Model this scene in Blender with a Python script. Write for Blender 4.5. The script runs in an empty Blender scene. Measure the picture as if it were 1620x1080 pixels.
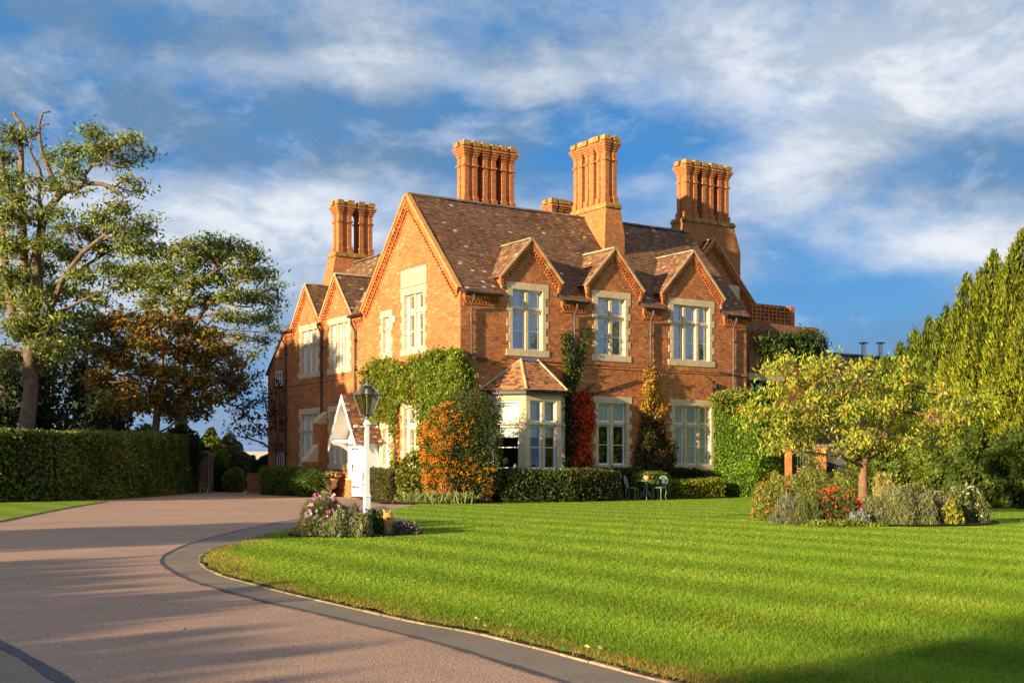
import bpy, math, random
import numpy as np
from mathutils import Vector, Matrix
random.seed(7); RNG = np.random.default_rng(11)
S = bpy.context.scene
COL = S.collection
# ------------------------------------------------------------------ camera
CAMH, FPX, CX, HY = 1.15, 1960.0, 810.0, 742.0
cam = bpy.data.cameras.new('camera'); camo = bpy.data.objects.new('camera', cam); COL.objects.link(camo)
camo.location = (0, 0, CAMH); camo.rotation_euler = (math.radians(90), 0, 0)
cam.sensor_width = 36.0; cam.lens = 36.0 * FPX / 1620.0
cam.shift_y = (HY - 540.0) / 1620.0
cam.clip_start = 0.1; cam.clip_end = 6000
S.camera = camo
S.render.resolution_x = 1024; S.render.resolution_y = 682
S.render.engine = 'CYCLES'
# ------------------------------------------------------------------ light
SUN_AZ = math.radians(43.4)      # direction the light travels, from +X towards +Y
SUN_EL = math.radians(11.8)
sun = bpy.data.lights.new('sun', 'SUN'); suno = bpy.data.objects.new('sun', sun); COL.objects.link(suno)
sun.energy = 5.0; sun.angle = math.radians(0.6); sun.color = (1.0, 0.79, 0.49)
trav = Vector((math.cos(SUN_AZ) * math.cos(SUN_EL), math.sin(SUN_AZ) * math.cos(SUN_EL), -math.sin(SUN_EL)))
suno.rotation_euler = trav.to_track_quat('-Z', 'Y').to_euler()
suno.location = (-60, -60, 30)
S.view_settings.view_transform = 'Standard'; S.view_settings.look = 'None'
S.view_settings.exposure = 1.2; S.view_settings.gamma = 1.0
S.view_settings.use_curve_mapping = False

W = bpy.data.worlds.new('World'); S.world = W; W.use_nodes = True
nt = W.node_tree; N = nt.nodes; L = nt.links
for n in list(N): N.remove(n)
def nd(t, **k):
    n = N.new(t)
    for a, b in k.items(): setattr(n, a, b)
    return n
def vmath(op, a, b=None):
    n = nd('ShaderNodeVectorMath', operation=op)
    for i, q in enumerate((a, b)):
        if q is None: continue
        if hasattr(q, 'links'): L.new(q, n.inputs[i])
        else: n.inputs[i].default_value = q
    return n
def fmath(op, a, b=None, c=None, clamp=False):
    n = nd('ShaderNodeMath', operation=op); n.use_clamp = clamp
    for i, q in enumerate((a, b, c)):
        if q is None: continue
        if hasattr(q, 'links'): L.new(q, n.inputs[i])
        else: n.inputs[i].default_value = q
    return n.outputs[0]
out = nd('ShaderNodeOutputWorld'); bg = nd('ShaderNodeBackground'); L.new(bg.outputs[0], out.inputs[0])
bg.inputs[1].default_value = 0.10
sky = nd('ShaderNodeTexSky', sky_type='NISHITA'); sky.sun_disc = False
sky.sun_elevation = SUN_EL
sky.sun_rotation = math.atan2(-trav.x, -trav.y)
sky.air_density = 1.0; sky.dust_density = 0.6; sky.ozone_density = 2.0
tc = nd('ShaderNodeTexCoord'); G = tc.outputs['Generated']
sep = nd('ShaderNodeSeparateXYZ'); L.new(G, sep.inputs[0])
zz = fmath('MAXIMUM', sep.outputs[2], 0.0)
# cloud deck coordinates (flattened towards the horizon)
den = fmath('ADD', zz, 0.16)
comb = nd('ShaderNodeCombineXYZ')
L.new(fmath('DIVIDE', sep.outputs[0], den), comb.inputs[0]); L.new(fmath('DIVIDE', sep.outputs[1], den), comb.inputs[1])
def noise(vec, scale, detail=6, rough=0.55, off=(0, 0, 0), sc=(1, 1, 1), dist=0.0):
    m = nd('ShaderNodeMapping'); L.new(vec, m.inputs[0]); m.inputs['Location'].default_value = off; m.inputs['Scale'].default_value = sc
    n = nd('ShaderNodeTexNoise'); L.new(m.outputs[0], n.inputs['Vector'])
    n.inputs['Scale'].default_value = scale; n.inputs['Detail'].default_value = detail
    n.inputs['Roughness'].default_value = rough; n.inputs['Distortion'].default_value = dist
    return n.outputs['Fac']
def mixc(f, a, b):
    n = nd('ShaderNodeMix', data_type='RGBA'); n.clamp_factor = True
    if hasattr(f, 'links'): L.new(f, n.inputs[0])
    else: n.inputs[0].default_value = f
    for i, q in ((6, a), (7, b)):
        if hasattr(q, 'links'): L.new(q, n.inputs[i])
        else: n.inputs[i].default_value = (*q, 1)
    return n.outputs[2]
def ramp(x, lo, hi):
    n = nd('ShaderNodeMapRange', interpolation_type='SMOOTHSTEP'); L.new(x, n.inputs[0])
    n.inputs[1].default_value = lo; n.inputs[2].default_value = hi
    return n.outputs[0]
def blob(px, py, rx, ry):
    """soft cloud bank centred on one direction of the sky, wider than high"""
    d = Vector(((px - CX) / FPX, 1.0, (HY - py) / FPX)).normalized()
    right = Vector((d.y, -d.x, 0)).normalized(); up = right.cross(d)
    a = fmath('DIVIDE', vmath('DOT_PRODUCT', G, tuple(right)).outputs['Value'], rx / FPX)
    b = fmath('DIVIDE', vmath('DOT_PRODUCT', G, tuple(up)).outputs['Value'], ry / FPX)
    r2 = fmath('ADD', fmath('MULTIPLY', a, a), fmath('MULTIPLY', b, b))
    f = fmath('POWER', 2.718, fmath('MULTIPLY', r2, -1.0))
    return fmath('MULTIPLY', f, fmath('GREATER_THAN', vmath('DOT_PRODUCT', G, tuple(d)).outputs['Value'], 0.0))
def total(lst):
    t = None
    for w_, b_ in lst:
        x = fmath('MULTIPLY', b_, w_); t = x if t is None else fmath('ADD', t, x)
    return t
angc = vmath('MULTIPLY', G, (1.0, 1.0, 2.0)).outputs[0]
# edges of the banks are torn by moving the lookup with noise
w1 = nd('ShaderNodeTexNoise'); L.new(angc, w1.inputs['Vector']); w1.inputs['Scale'].default_value = 5; w1.inputs['Detail'].default_value = 6; w1.inputs['Roughness'].default_value = .6
wv = vmath('MULTIPLY', vmath('SUBTRACT', w1.outputs['Color'], (.5, .5, .5)).outputs[0], (.16, .16, .10)).outputs[0]
Gorig = G; G = vmath('ADD', G, wv).outputs[0]
nA = noise(angc, 4.2, 10, .62, (3.1, 0.4, 1.7), dist=.3)
nB = noise(angc, 13.0, 9, .68, (7.3, 1.4, .2), dist=.2)
nC = noise(comb.outputs[0], 1.1, 8, .58, (2.2, 5.1, 0), dist=.4)
nz = fmath('ADD', fmath('MULTIPLY', nA, .46), fmath('ADD', fmath('MULTIPLY', nB, .30), fmath('MULTIPLY', nC, .24)))
# overhead the cover is about as thick as in the part of the sky that the banks fill
nz = fmath('ADD', nz, fmath('MULTIPLY', ramp(sep.outputs[2], .30, .60), .10))
dark = ramp(fmath('ADD', nz, total([(.20, blob(450, 190, 420, 60)), (.16, blob(1000, 60, 420, 50)), (.18, blob(1520, 250, 170, 60)),
        (.10, blob(250, 30, 260, 60)), (-.22, blob(1330, 460, 230, 70)), (-.12, blob(900, 250, 170, 60)), (-.1, blob(620, 350, 120, 80))])), .33, .60)
# bright tops and thin white veils
white = ramp(fmath('ADD', nz, total([(.19, blob(420, 90, 210, 34)), (.17, blob(700, 110, 240, 34)), (.30, blob(1380, 110, 330, 110)),
        (.22, blob(1250, 300, 210, 60)), (.24, blob(330, 360, 330, 60)), (.18, blob(120, 280, 260, 70)), (.22, blob(1560, 400, 150, 45)),
        (.14, blob(330, 480, 300, 80)), (-.36, blob(520, 215, 420, 50)), (-.28, blob(1300, 520, 200, 60)), (-.3, blob(930, 230, 180, 60)),
        (-.25, blob(1540, 265, 160, 55)), (-.2, blob(150, 30, 260, 50)), (-.1, blob(1200, 420, 60, 50))])), .33, .78)
hsv = nd('ShaderNodeHueSaturation'); L.new(sky.outputs[0], hsv.inputs['Color']); hsv.inputs['Saturation'].default_value = 1.15; hsv.inputs['Value'].default_value = 1.0
base = mixc(.82, hsv.outputs[0], (0.03, .88, 2.55))
# billows: lit tops and shaded bases inside the banks
nD = noise(angc, 7.5, 10, .60, (1.3, 8.4, 3.3), dist=.5); nE = noise(angc, 19.0, 8, .65, (4.4, 2.2, .9), dist=.3)
bil = fmath('ADD', fmath('MULTIPLY', nD, .68), fmath('MULTIPLY', nE, .32))
puff = ramp(bil, .40, .60)
white = fmath('MULTIPLY', white, fmath('ADD', .50, fmath('MULTIPLY', puff, .60)))
wisp = fmath('MULTIPLY', ramp(bil, .50, .66), .38)
white = fmath('MAXIMUM', white, wisp)
c1 = mixc(fmath('MULTIPLY', dark, fmath('ADD', .50, fmath('MULTIPLY', ramp(nB, .35, .62), .5))), base, (.66, 1.22, 2.0))
c2 = mixc(fmath('MULTIPLY', white, .92), c1, (3.75, 3.9, 4.15))
L.new(c2, bg.inputs[0])
W.cycles.sampling_method = 'MANUAL'; W.cycles.sample_map_resolution = 512

# ------------------------------------------------------------------ helpers
def wpt(px, py, Y):               # point at depth Y seen at photo pixel
    return Vector(((px - CX) / FPX * Y, Y, CAMH - (py - HY) / FPX * Y))
def gpt(px, py):                  # point of the ground seen at photo pixel
    Y = CAMH * FPX / (py - HY)
    return ((px - CX) / FPX * Y, Y)
TH = math.atan2(FPX * FPX / 2990.0 / FPX, 1) * 0 + math.radians(33.24)
K = Vector((-1.845, 44.1, 0))
U = Vector((math.cos(TH), math.sin(TH), 0)); V = Vector((-math.sin(TH), math.cos(TH), 0))
def hw(s, t, z=0): return K + U * s + V * t + Vector((0, 0, z))
def facS(px, py, t=0.0):          # (s,z) on the long front, t constant
    k = (px - CX) / FPX; o = K + V * t
    s = (k * o.y - o.x) / (U.x - k * U.y); Y = o.y + U.y * s
    return s, CAMH - (py - HY) / FPX * Y
def facT(px, py, s=0.0):
    k = (px - CX) / FPX; o = K + U * s
    t = (k * o.y - o.x) / (V.x - k * V.y); Y = o.y + V.y * t
    return t, CAMH - (py - HY) / FPX * Y

def mesh_from(name, verts, faces, col=None, smooth=False):
    me = bpy.data.meshes.new(name)
    me.from_pydata([tuple(v) for v in verts], [], faces)
    if col is not None:
        ca = me.color_attributes.new('col', 'FLOAT_COLOR', 'POINT')
        arr = np.ones((len(verts), 4), np.float32); arr[:, :3] = np.asarray(col, np.float32)
        ca.data.foreach_set('color', arr.ravel())
    if smooth: me.polygons.foreach_set('use_smooth', [True] * len(me.polygons))
    me.update(); return me
def np_mesh(name, verts, nper, col=None, smooth=False):
    """verts (N, nper, 3): N separate polygons of nper corners"""
    n = verts.shape[0]; v = verts.reshape(-1, 3).astype(np.float32)
    me = bpy.data.meshes.new(name)
    me.vertices.add(len(v)); me.vertices.foreach_set('co', v.ravel())
    me.loops.add(len(v)); me.loops.foreach_set('vertex_index', np.arange(len(v), dtype=np.int32))
    me.polygons.add(n); me.polygons.foreach_set('loop_start', np.arange(n, dtype=np.int32) * nper)
    if col is not None:
        ca = me.color_attributes.new('col', 'FLOAT_COLOR', 'POINT')
        arr = np.ones((len(v), 4), np.float32); arr[:, :3] = np.repeat(col, nper, axis=0) if len(col) == n else col
        ca.data.foreach_set('color', arr.ravel())
    me.update(calc_edges=True); me.validate()
    return me
def link(name, me, m=None, parent=None):
    o = bpy.data.objects.new(name, me); COL.objects.link(o)
    if m is not None and me is not None and len(me.materials) == 0: me.materials.append(m)
    if parent is not None: o.parent = parent
    return o
def tag(o, label=None, cat=None, group=None, kind=None):
    if label: o['label'] = label
    if cat: o['category'] = cat
    if group: o['group'] = group
    if kind: o['kind'] = kind
    return o
def empty(name, loc, rz=0.0, label=None, cat=None, group=None, parent=None):
    o = bpy.data.objects.new(name, None); COL.objects.link(o); o.location = loc; o.rotation_euler = (0, 0, rz)
    o.empty_display_size = .3
    if parent is not None: o.parent = parent
    return tag(o, label, cat, group)
def copy_tree(o, parent=None):
    c = o.copy(); COL.objects.link(c)
    if parent is not None: c.parent = parent
    for ch in list(o.children): copy_tree(ch, c)
    return c

class MB:
    def __init__(s): s.v = []; s.f = []; s.c = []
    def add(s, vs, fs, c=(1, 1, 1)):
        b = len(s.v); s.v += [tuple(p) for p in vs]; s.f += [tuple(b + i for i in f) for f in fs]; s.c += [c] * len(vs)
    def box(s, x0, x1, y0, y1, z0, z1, c=(1, 1, 1)):
        s.hexa([(x0, y0, z0), (x1, y0, z0), (x1, y1, z0), (x0, y1, z0), (x0, y0, z1), (x1, y0, z1), (x1, y1, z1), (x0, y1, z1)], c)
    def hexa(s, p, c=(1, 1, 1)):
        s.add(p, [(0, 3, 2, 1), (4, 5, 6, 7), (0, 1, 5, 4), (1, 2, 6, 5), (2, 3, 7, 6), (3, 0, 4, 7)], c)
    def prism(s, poly, h0, h1, c=(1, 1, 1), f=None):
        """poly in 2D extruded h0..h1; f maps (a,b,h) to a point"""
        f = f or (lambda a, b, h: (a, b, h)); n = len(poly)
        vs = [f(a, b, h0) for a, b in poly] + [f(a, b, h1) for a, b in poly]
        fs = [tuple(range(n))[::-1], tuple(range(n, 2 * n))] + [(i, (i + 1) % n, n + (i + 1) % n, n + i) for i in range(n)]
        s.add(vs, fs, c)
    def tube(s, pts, rad, seg=7, c=(1, 1, 1), cap=True):
        pts = [Vector(p) for p in pts]; n = len(pts)
        if not hasattr(rad, '__len__'): rad = [rad] * n
        rings = []; prev = None
        for i, p in enumerate(pts):
            d = (pts[min(i + 1, n - 1)] - pts[max(i - 1, 0)]).normalized()
            if prev is None:
                prev = d.orthogonal().normalized()
            prev = (prev - d * prev.dot(d)).normalized(); q = d.cross(prev)
            rings.append([p + (prev * math.cos(2 * math.pi * k / seg) + q * math.sin(2 * math.pi * k / seg)) * rad[i] for k in range(seg)])
        vs = [x for r in rings for x in r]
        fs = [(i * seg + k, i * seg + (k + 1) % seg, (i + 1) * seg + (k + 1) % seg, (i + 1) * seg + k) for i in range(n - 1) for k in range(seg)]
        if cap: fs += [tuple(range(seg))[::-1], tuple((n - 1) * seg + k for k in range(seg))]
        s.add(vs, fs, c)
    def lathe(s, prof, seg=16, o=(0, 0, 0), c=(1, 1, 1)):
        vs = []; n = len(prof)
        for r, z in prof:
            for k in range(seg):
                a = 2 * math.pi * k / seg; vs.append((o[0] + r * math.cos(a), o[1] + r * math.sin(a), o[2] + z))
        fs = [(i * seg + k, i * seg + (k + 1) % seg, (i + 1) * seg + (k + 1) % seg, (i + 1) * seg + k) for i in range(n - 1) for k in range(seg)]
        fs += [tuple(range(seg))[::-1], tuple((n - 1) * seg + k for k in range(seg))]
        s.add(vs, fs, c)
    def build(s, name, m, parent=None, smooth=False, bevel=0):
        me = mesh_from(name, s.v, s.f, s.c, smooth); o = link(name, me, m, parent)
        if bevel:
            b = o.modifiers.new('bevel', 'BEVEL'); b.width = bevel; b.segments = 2; b.limit_method = 'ANGLE'
        return o

# ------------------------------------------------------------------ materials
def mat(name, col=(.5, .5, .5), rough=.8, spec=.3, metal=0.0, attr=False, noise=None, bump=None, trans=0.0, coord='Object', hue=None):
    """noise=(scale, lo, hi) multiplies colour; bump=(scale, strength, distance)"""
    m = bpy.data.materials.new(name); m.use_nodes = True; T = m.node_tree; b = T.nodes['Principled BSDF']
    b.inputs['Roughness'].default_value = rough; b.inputs['Specular IOR Level'].default_value = spec; b.inputs['Metallic'].default_value = metal
    c = T.nodes.new('ShaderNodeTexCoord')
    if attr:
        a = T.nodes.new('ShaderNodeAttribute'); a.attribute_name = 'col'; src = a.outputs['Color']
    else:
        r = T.nodes.new('ShaderNodeRGB'); r.outputs[0].default_value = (*col, 1); src = r.outputs[0]
    if noise:
        lst = noise if isinstance(noise, list) else [noise]
        for (sc, lo, hi) in lst:
            n = T.nodes.new('ShaderNodeTexNoise'); n.inputs['Scale'].default_value = sc; n.inputs['Detail'].default_value = 5; n.inputs['Roughness'].default_value = .62
            T.links.new(c.outputs[coord], n.inputs['Vector'])
            mr = T.nodes.new('ShaderNodeMapRange'); mr.inputs[1].default_value = .3; mr.inputs[2].default_value = .7; mr.inputs[3].default_value = lo; mr.inputs[4].default_value = hi
            T.links.new(n.outputs['Fac'], mr.inputs[0])
            mx = T.nodes.new('ShaderNodeVectorMath'); mx.operation = 'SCALE'; T.links.new(src, mx.inputs[0]); T.links.new(mr.outputs[0], mx.inputs['Scale']); src = mx.outputs[0]
    T.links.new(src, b.inputs['Base Color'])
    if bump:
        n = T.nodes.new('ShaderNodeTexNoise'); n.inputs['Scale'].default_value = bump[0]; n.inputs['Detail'].default_value = 4
        T.links.new(c.outputs[coord], n.inputs['Vector'])
        bm = T.nodes.new('ShaderNodeBump'); bm.inputs['Strength'].default_value = bump[1]; bm.inputs['Distance'].default_value = bump[2]
        T.links.new(n.outputs['Fac'], bm.inputs['Height']); T.links.new(bm.outputs[0], b.inputs['Normal'])
    if trans:
        tr = T.nodes.new('ShaderNodeBsdfTranslucent'); mxs = T.nodes.new('ShaderNodeMixShader'); mxs.inputs[0].default_value = trans
        T.links.new(src, tr.inputs[0]); T.links.new(b.outputs[0], mxs.inputs[1]); T.links.new(tr.outputs[0], mxs.inputs[2])
        T.links.new(mxs.outputs[0], T.nodes['Material Output'].inputs[0])
    return m
M = {}
M['leaf'] = mat('leaf', attr=True, rough=.55, spec=.25, trans=.28)
M['petal'] = mat('petal', attr=True, rough=.7, spec=.1, trans=.2)
M['berry'] = mat('berry', attr=True, rough=.4, spec=.4)
M['grass'] = mat('grass_blade', attr=True, rough=.6, spec=.15, trans=.28)
M['bark'] = mat('bark', (.17, .12, .085), .95, .1, noise=[(3, .6, 1.4), (18, .7, 1.3)], bump=(14, .9, .04))
M['bark_warm'] = mat('bark_warm', (.21, .125, .07), .95, .1, noise=[(6, .55, 1.4), (30, .7, 1.3)], bump=(35, .9, .02))
M['bark_grey'] = mat('bark_grey', (.23, .19, .15), .95, .1, noise=[(4, .55, 1.4), (25, .7, 1.3)], bump=(30, .8, .02))
M['brick'] = mat('brick_clay', attr=True, rough=.88, spec=.15, noise=[(.33, .84, 1.10), (1.3, .78, 1.18), (28, .80, 1.18)], bump=(60, .45, .006))
M['mortar'] = mat('mortar', (.44, .27, .155), .95, .1, noise=(9, .7, 1.2), bump=(80, .4, .004))
M['tile'] = mat('clay_tile', attr=True, rough=.85, spec=.2, noise=[(1.3, .75, 1.2), (35, .75, 1.25)], bump=(50, .5, .006))
M['stone'] = mat('limestone', (.66, .51, .32), .9, .15, noise=[(1.7, .78, 1.1), (14, .82, 1.14)], bump=(45, .4, .006))
M['verge'] = mat('verge_mortar', (.56, .37, .20), .9, .15, noise=[(2.5, .7, 1.15), (20, .8, 1.2)], bump=(30, .5, .008))
M['white'] = mat('white_paint', (.80, .80, .78), .45, .4, noise=(6, .93, 1.03))
M['sash'] = mat('sash_paint', (.80, .82, .84), .4, .4)
M['lead'] = mat('lead', (.16, .17, .19), .6, .4, noise=(5, .8, 1.2))
M['iron'] = mat('black_iron', (.022, .022, .024), .45, .5, noise=(8, .8, 1.3))
M['verge_clay'] = mat('verge_clay', (.60, .27, .09), .9, .15, noise=[(2.5, .75, 1.15), (20, .8, 1.2)], bump=(30, .5, .008))
M['pipe_grey'] = mat('painted_pipe', (.085, .075, .07), .5, .4, noise=(5, .7, 1.2))
M['curtain'] = mat('net_curtain', (.62, .64, .66), .9, .1, noise=(1.5, .85, 1.05))
M['blind'] = mat('pale_blind', (.78, .78, .70), .85, .1)
M['room'] = mat('room_plaster', (.16, .13, .10), .95, .05, noise=(2, .7, 1.2))
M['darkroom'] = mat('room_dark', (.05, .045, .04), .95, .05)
M['steel'] = mat('steel', (.55, .56, .58), .3, .5, metal=.9)
M['terracotta'] = mat('terracotta', (.55, .30, .14), .85, .2, noise=(12, .75, 1.2))
M['verdigris'] = mat('verdigris_paint', (.17, .28, .22), .5, .4, noise=(12, .7, 1.25))
M['blue'] = mat('blue_paint', (.03, .25, .62), .5, .4)
M['soil'] = mat('soil', (.075, .05, .032), .97, .05, noise=[(4, .6, 1.4), (30, .6, 1.4)], bump=(25, 1, .05))
M['wood'] = mat('weathered_wood', (.33, .22, .12), .9, .15, noise=[(6, .6, 1.3), (30, .8, 1.2)], bump=(25, .6, .01))
def glass_mat(name, tint, refl):
    m = bpy.data.materials.new(name); m.use_nodes = True; T = m.node_tree
    for n in list(T.nodes): T.nodes.remove(n)
    o = T.nodes.new('ShaderNodeOutputMaterial'); g = T.nodes.new('ShaderNodeBsdfGlossy'); g.inputs['Roughness'].default_value = .015
    g.inputs[0].default_value = (.9, .95, 1, 1)
    t = T.nodes.new('ShaderNodeBsdfTransparent'); t.inputs[0].default_value = (*tint, 1)
    f = T.nodes.new('ShaderNodeFresnel'); f.inputs[0].default_value = 1.5
    a = T.nodes.new('ShaderNodeMath'); a.operation = 'ADD'; a.inputs[1].default_value = refl; a.use_clamp = True
    T.links.new(f.outputs[0], a.inputs[0])
    # old glass is not quite flat
    c = T.nodes.new('ShaderNodeTexCoord'); n = T.nodes.new('ShaderNodeTexNoise'); n.inputs['Scale'].default_value = 1.3
    b = T.nodes.new('ShaderNodeBump'); b.inputs['Strength'].default_value = .25; b.inputs['Distance'].default_value = .02
    T.links.new(c.outputs['Object'], n.inputs[0]); T.links.new(n.outputs['Fac'], b.inputs['Height']); T.links.new(b.outputs[0], g.inputs['Normal'])
    x = T.nodes.new('ShaderNodeMixShader'); T.links.new(a.outputs[0], x.inputs[0]); T.links.new(t.outputs[0], x.inputs[1]); T.links.new(g.outputs[0], x.inputs[2])
    T.links.new(x.outputs[0], o.inputs[0]); return m
M['glass'] = glass_mat('window_glass', (.88, .92, .94), .26)
M['glass_low'] = glass_mat('window_glass_low', (.88, .92, .94), .07)
M['lantern_glass'] = glass_mat('lantern_glass', (.62, .60, .45), .0)
def brick_tex(name, c1, c2, mortar, sc=1.0):
    """brickwork for small masonry (chimneys, piers): courses run level on every side"""
    m = bpy.data.materials.new(name); m.use_nodes = True; T = m.node_tree; b = T.nodes['Principled BSDF']
    b.inputs['Roughness'].default_value = .9; b.inputs['Specular IOR Level'].default_value = .15
    c = T.nodes.new('ShaderNodeTexCoord'); sp = T.nodes.new('ShaderNodeSeparateXYZ'); T.links.new(c.outputs['Object'], sp.inputs[0])
    sn = T.nodes.new('ShaderNodeSeparateXYZ'); T.links.new(c.outputs['Normal'], sn.inputs[0])
    ab = T.nodes.new('ShaderNodeMath'); ab.operation = 'ABSOLUTE'; T.links.new(sn.outputs[0], ab.inputs[0])
    gt = T.nodes.new('ShaderNodeMath'); gt.operation = 'GREATER_THAN'; gt.inputs[1].default_value = .6; T.links.new(ab.outputs[0], gt.inputs[0])
    mx = T.nodes.new('ShaderNodeMix'); T.links.new(gt.outputs[0], mx.inputs[0]); T.links.new(sp.outputs[0], mx.inputs[2]); T.links.new(sp.outputs[1], mx.inputs[3])
    cb = T.nodes.new('ShaderNodeCombineXYZ'); T.links.new(mx.outputs[0], cb.inputs[0]); T.links.new(sp.outputs[2], cb.inputs[1])
    br = T.nodes.new('ShaderNodeTexBrick'); T.links.new(cb.outputs[0], br.inputs[0])
    br.inputs['Color1'].default_value = (*c1, 1); br.inputs['Color2'].default_value = (*c2, 1); br.inputs['Mortar'].default_value = (*mortar, 1)
    br.inputs['Scale'].default_value = 1.0 * sc; br.inputs['Mortar Size'].default_value = .008; br.inputs['Brick Width'].default_value = .235; br.inputs['Row Height'].default_value = .075
    br.inputs['Bias'].default_value = -.1; br.inputs['Mortar Smooth'].default_value = .3
    n = T.nodes.new('ShaderNodeTexNoise'); n.inputs['Scale'].default_value = 7; n.inputs['Detail'].default_value = 5; T.links.new(c.outputs['Object'], n.inputs[0])
    mr = T.nodes.new('ShaderNodeMapRange'); mr.inputs[1].default_value = .3; mr.inputs[2].default_value = .7; mr.inputs[3].default_value = .72; mr.inputs[4].default_value = 1.22; T.links.new(n.outputs['Fac'], mr.inputs[0])
    v = T.nodes.new('ShaderNodeVectorMath'); v.operation = 'SCALE'; T.links.new(br.outputs['Color'], v.inputs[0]); T.links.new(mr.outputs[0], v.inputs['Scale'])
    T.links.new(v.outputs[0], b.inputs['Base Color'])
    bp = T.nodes.new('ShaderNodeBump'); bp.inputs['Strength'].default_value = .6; bp.inputs['Distance'].default_value = .01; bp.invert = True
    T.links.new(br.outputs['Fac'], bp.inputs['Height']); T.links.new(bp.outputs[0], b.inputs['Normal'])
    return m
BR1, BR2, MOR = (.52, .17, .05), (.42, .13, .045), (.40, .25, .13)
M['brickwork'] = brick_tex('brickwork', BR1, BR2, MOR)
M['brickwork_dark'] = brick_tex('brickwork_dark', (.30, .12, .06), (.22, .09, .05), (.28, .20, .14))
M['lichen'] = mat('lichened_coping', (.44, .25, .075), .95, .1, noise=[(3.5, .45, 1.3), (16, .5, 1.4)], bump=(30, .6, .01))
# ------------------------------------------------------------------ ground
def poly_sheet(name, pts, z, m, parent=None, kind='structure'):
    me = mesh_from(name, [(x, y, z) for x, y in pts], [tuple(range(len(pts)))])
    o = link(name, me, m, parent)
    if kind: o['kind'] = kind
    return o
def smooth_curve(pts, n=8):
    out = []; P = [pts[0]] + list(pts) + [pts[-1]]
    for i in range(1, len(P) - 2):
        p0, p1, p2, p3 = [np.array(q, float) for q in P[i - 1:i + 3]]
        for k in range(n):
            t = k / n
            out.append(tuple(.5 * ((2 * p1) + (-p0 + p2) * t + (2 * p0 - 5 * p1 + 4 * p2 - p3) * t * t + (-p0 + 3 * p1 - 3 * p2 + p3) * t ** 3)))
    out.append(tuple(P[-1])); return out
def drive_mat():
    m = mat('pink_asphalt', (.39, .25, .18), .93, .2, noise=[(.35, .86, 1.12), (2.2, .9, 1.08), (34, .68, 1.34), (95, .62, 1.4)], bump=(70, 1.0, .02))
    return m
M['drive'] = drive_mat()
M['asphalt'] = mat('grey_asphalt', (.205, .16, .118), .93, .2, noise=[(.9, .8, 1.15), (70, .7, 1.35)], bump=(120, .7, .008))
M['joint'] = mat('tar_joint', (.055, .055, .065), .8, .3, noise=(6, .7, 1.4))
M['ground'] = mat('meadow', (.07, .085, .03), .97, .05, noise=[(.05, .7, 1.3), (2, .7, 1.3)])
poly_sheet('ground', [(-2500, -400), (2500, -400), (2500, 3500), (-2500, 3500)], -.06, M['ground'])
poly_sheet('driveway', [(-45, -25), (45, -25), (45, 70), (-45, 70)], 0.0, M['drive'])
kerb_px = [(621, 806.5), (560, 814), (500, 826), (471, 834), (420, 846), (380, 858), (341, 868.6), (321, 878), (316, 885), (318, 893), (341, 907.5), (375, 918), (415, 929), (484, 946), (562, 963.7), (640, 982), (700, 993), (745, 1001), (810, 1017), (871, 1032), (960, 1056), (1041, 1077)]
kerb = smooth_curve([gpt(*p) for p in kerb_px], 5) + [(1.3, 5.9), (3.2, 4.6), (8, 2.6), (20, 0), (44, -3)]
out_px = [(610, 800), (540, 811), (469, 821), (410, 832), (354, 845), (300, 860), (266, 875), (256, 884), (258, 893), (275, 905), (302, 918), (340, 930), (389, 944), (440, 957), (497, 970), (550, 983), (605, 996), (700, 1020), (790, 1048), (883, 1077)]
outer = smooth_curve([gpt(*p) for p in out_px], 5) + [(.75, 5.7), (2.8, 4.2), (8, 2.0), (20, -.6), (44, -3.6)]
poly_sheet('asphalt_margin', outer + kerb[::-1], .004, M['asphalt'])
# tar joint along the edge of the margin
def ribbon(name, line, w, z, m, h=0.0, kind='structure', parent=None, jit=0.0):
    mb = MB(); n = len(line)
    L_, R_ = [], []
    for i in range(n):
        a = Vector(line[max(i - 1, 0)]); b = Vector(line[min(i + 1, n - 1)]); d = (b - a).normalized(); q = Vector((-d.y, d.x)); p = Vector(line[i])
        ww = w * (1 + random.uniform(-jit, jit)); L_.append(p + q * ww / 2); R_.append(p - q * ww / 2)
    for i in range(n - 1):
        if h: mb.hexa([(*L_[i], z), (*L_[i + 1], z), (*R_[i + 1], z), (*R_[i], z), (*L_[i], z + h), (*L_[i + 1], z + h), (*R_[i + 1], z + h), (*R_[i], z + h)])
        else: mb.add([(*L_[i], z), (*R_[i], z), (*R_[i + 1], z), (*L_[i + 1], z)], [(0, 1, 2, 3)])
    o = mb.build(name, m, parent)
    if kind: o['kind'] = kind
    return o
ribbon('tar_joint', outer[:-4], .045, .008, M['joint'], jit=.5)
left_px = [(-60, 985), (0, 1019), (50, 1046), (105, 1081)]
lj = [gpt(*p) for p in left_px] + [(-2.2, 5.6), (-1.2, 3.5), (0, -3)]
ribbon('tar_joint', smooth_curve(lj[:4], 5) + lj[4:], .09, .008, M['joint'], jit=.25)
poly_sheet('asphalt_margin', smooth_curve(lj[:4], 5) + lj[4:] + [(-25, -3), (-25, gpt(-60, 985)[1])], .004, M['asphalt'])

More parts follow.
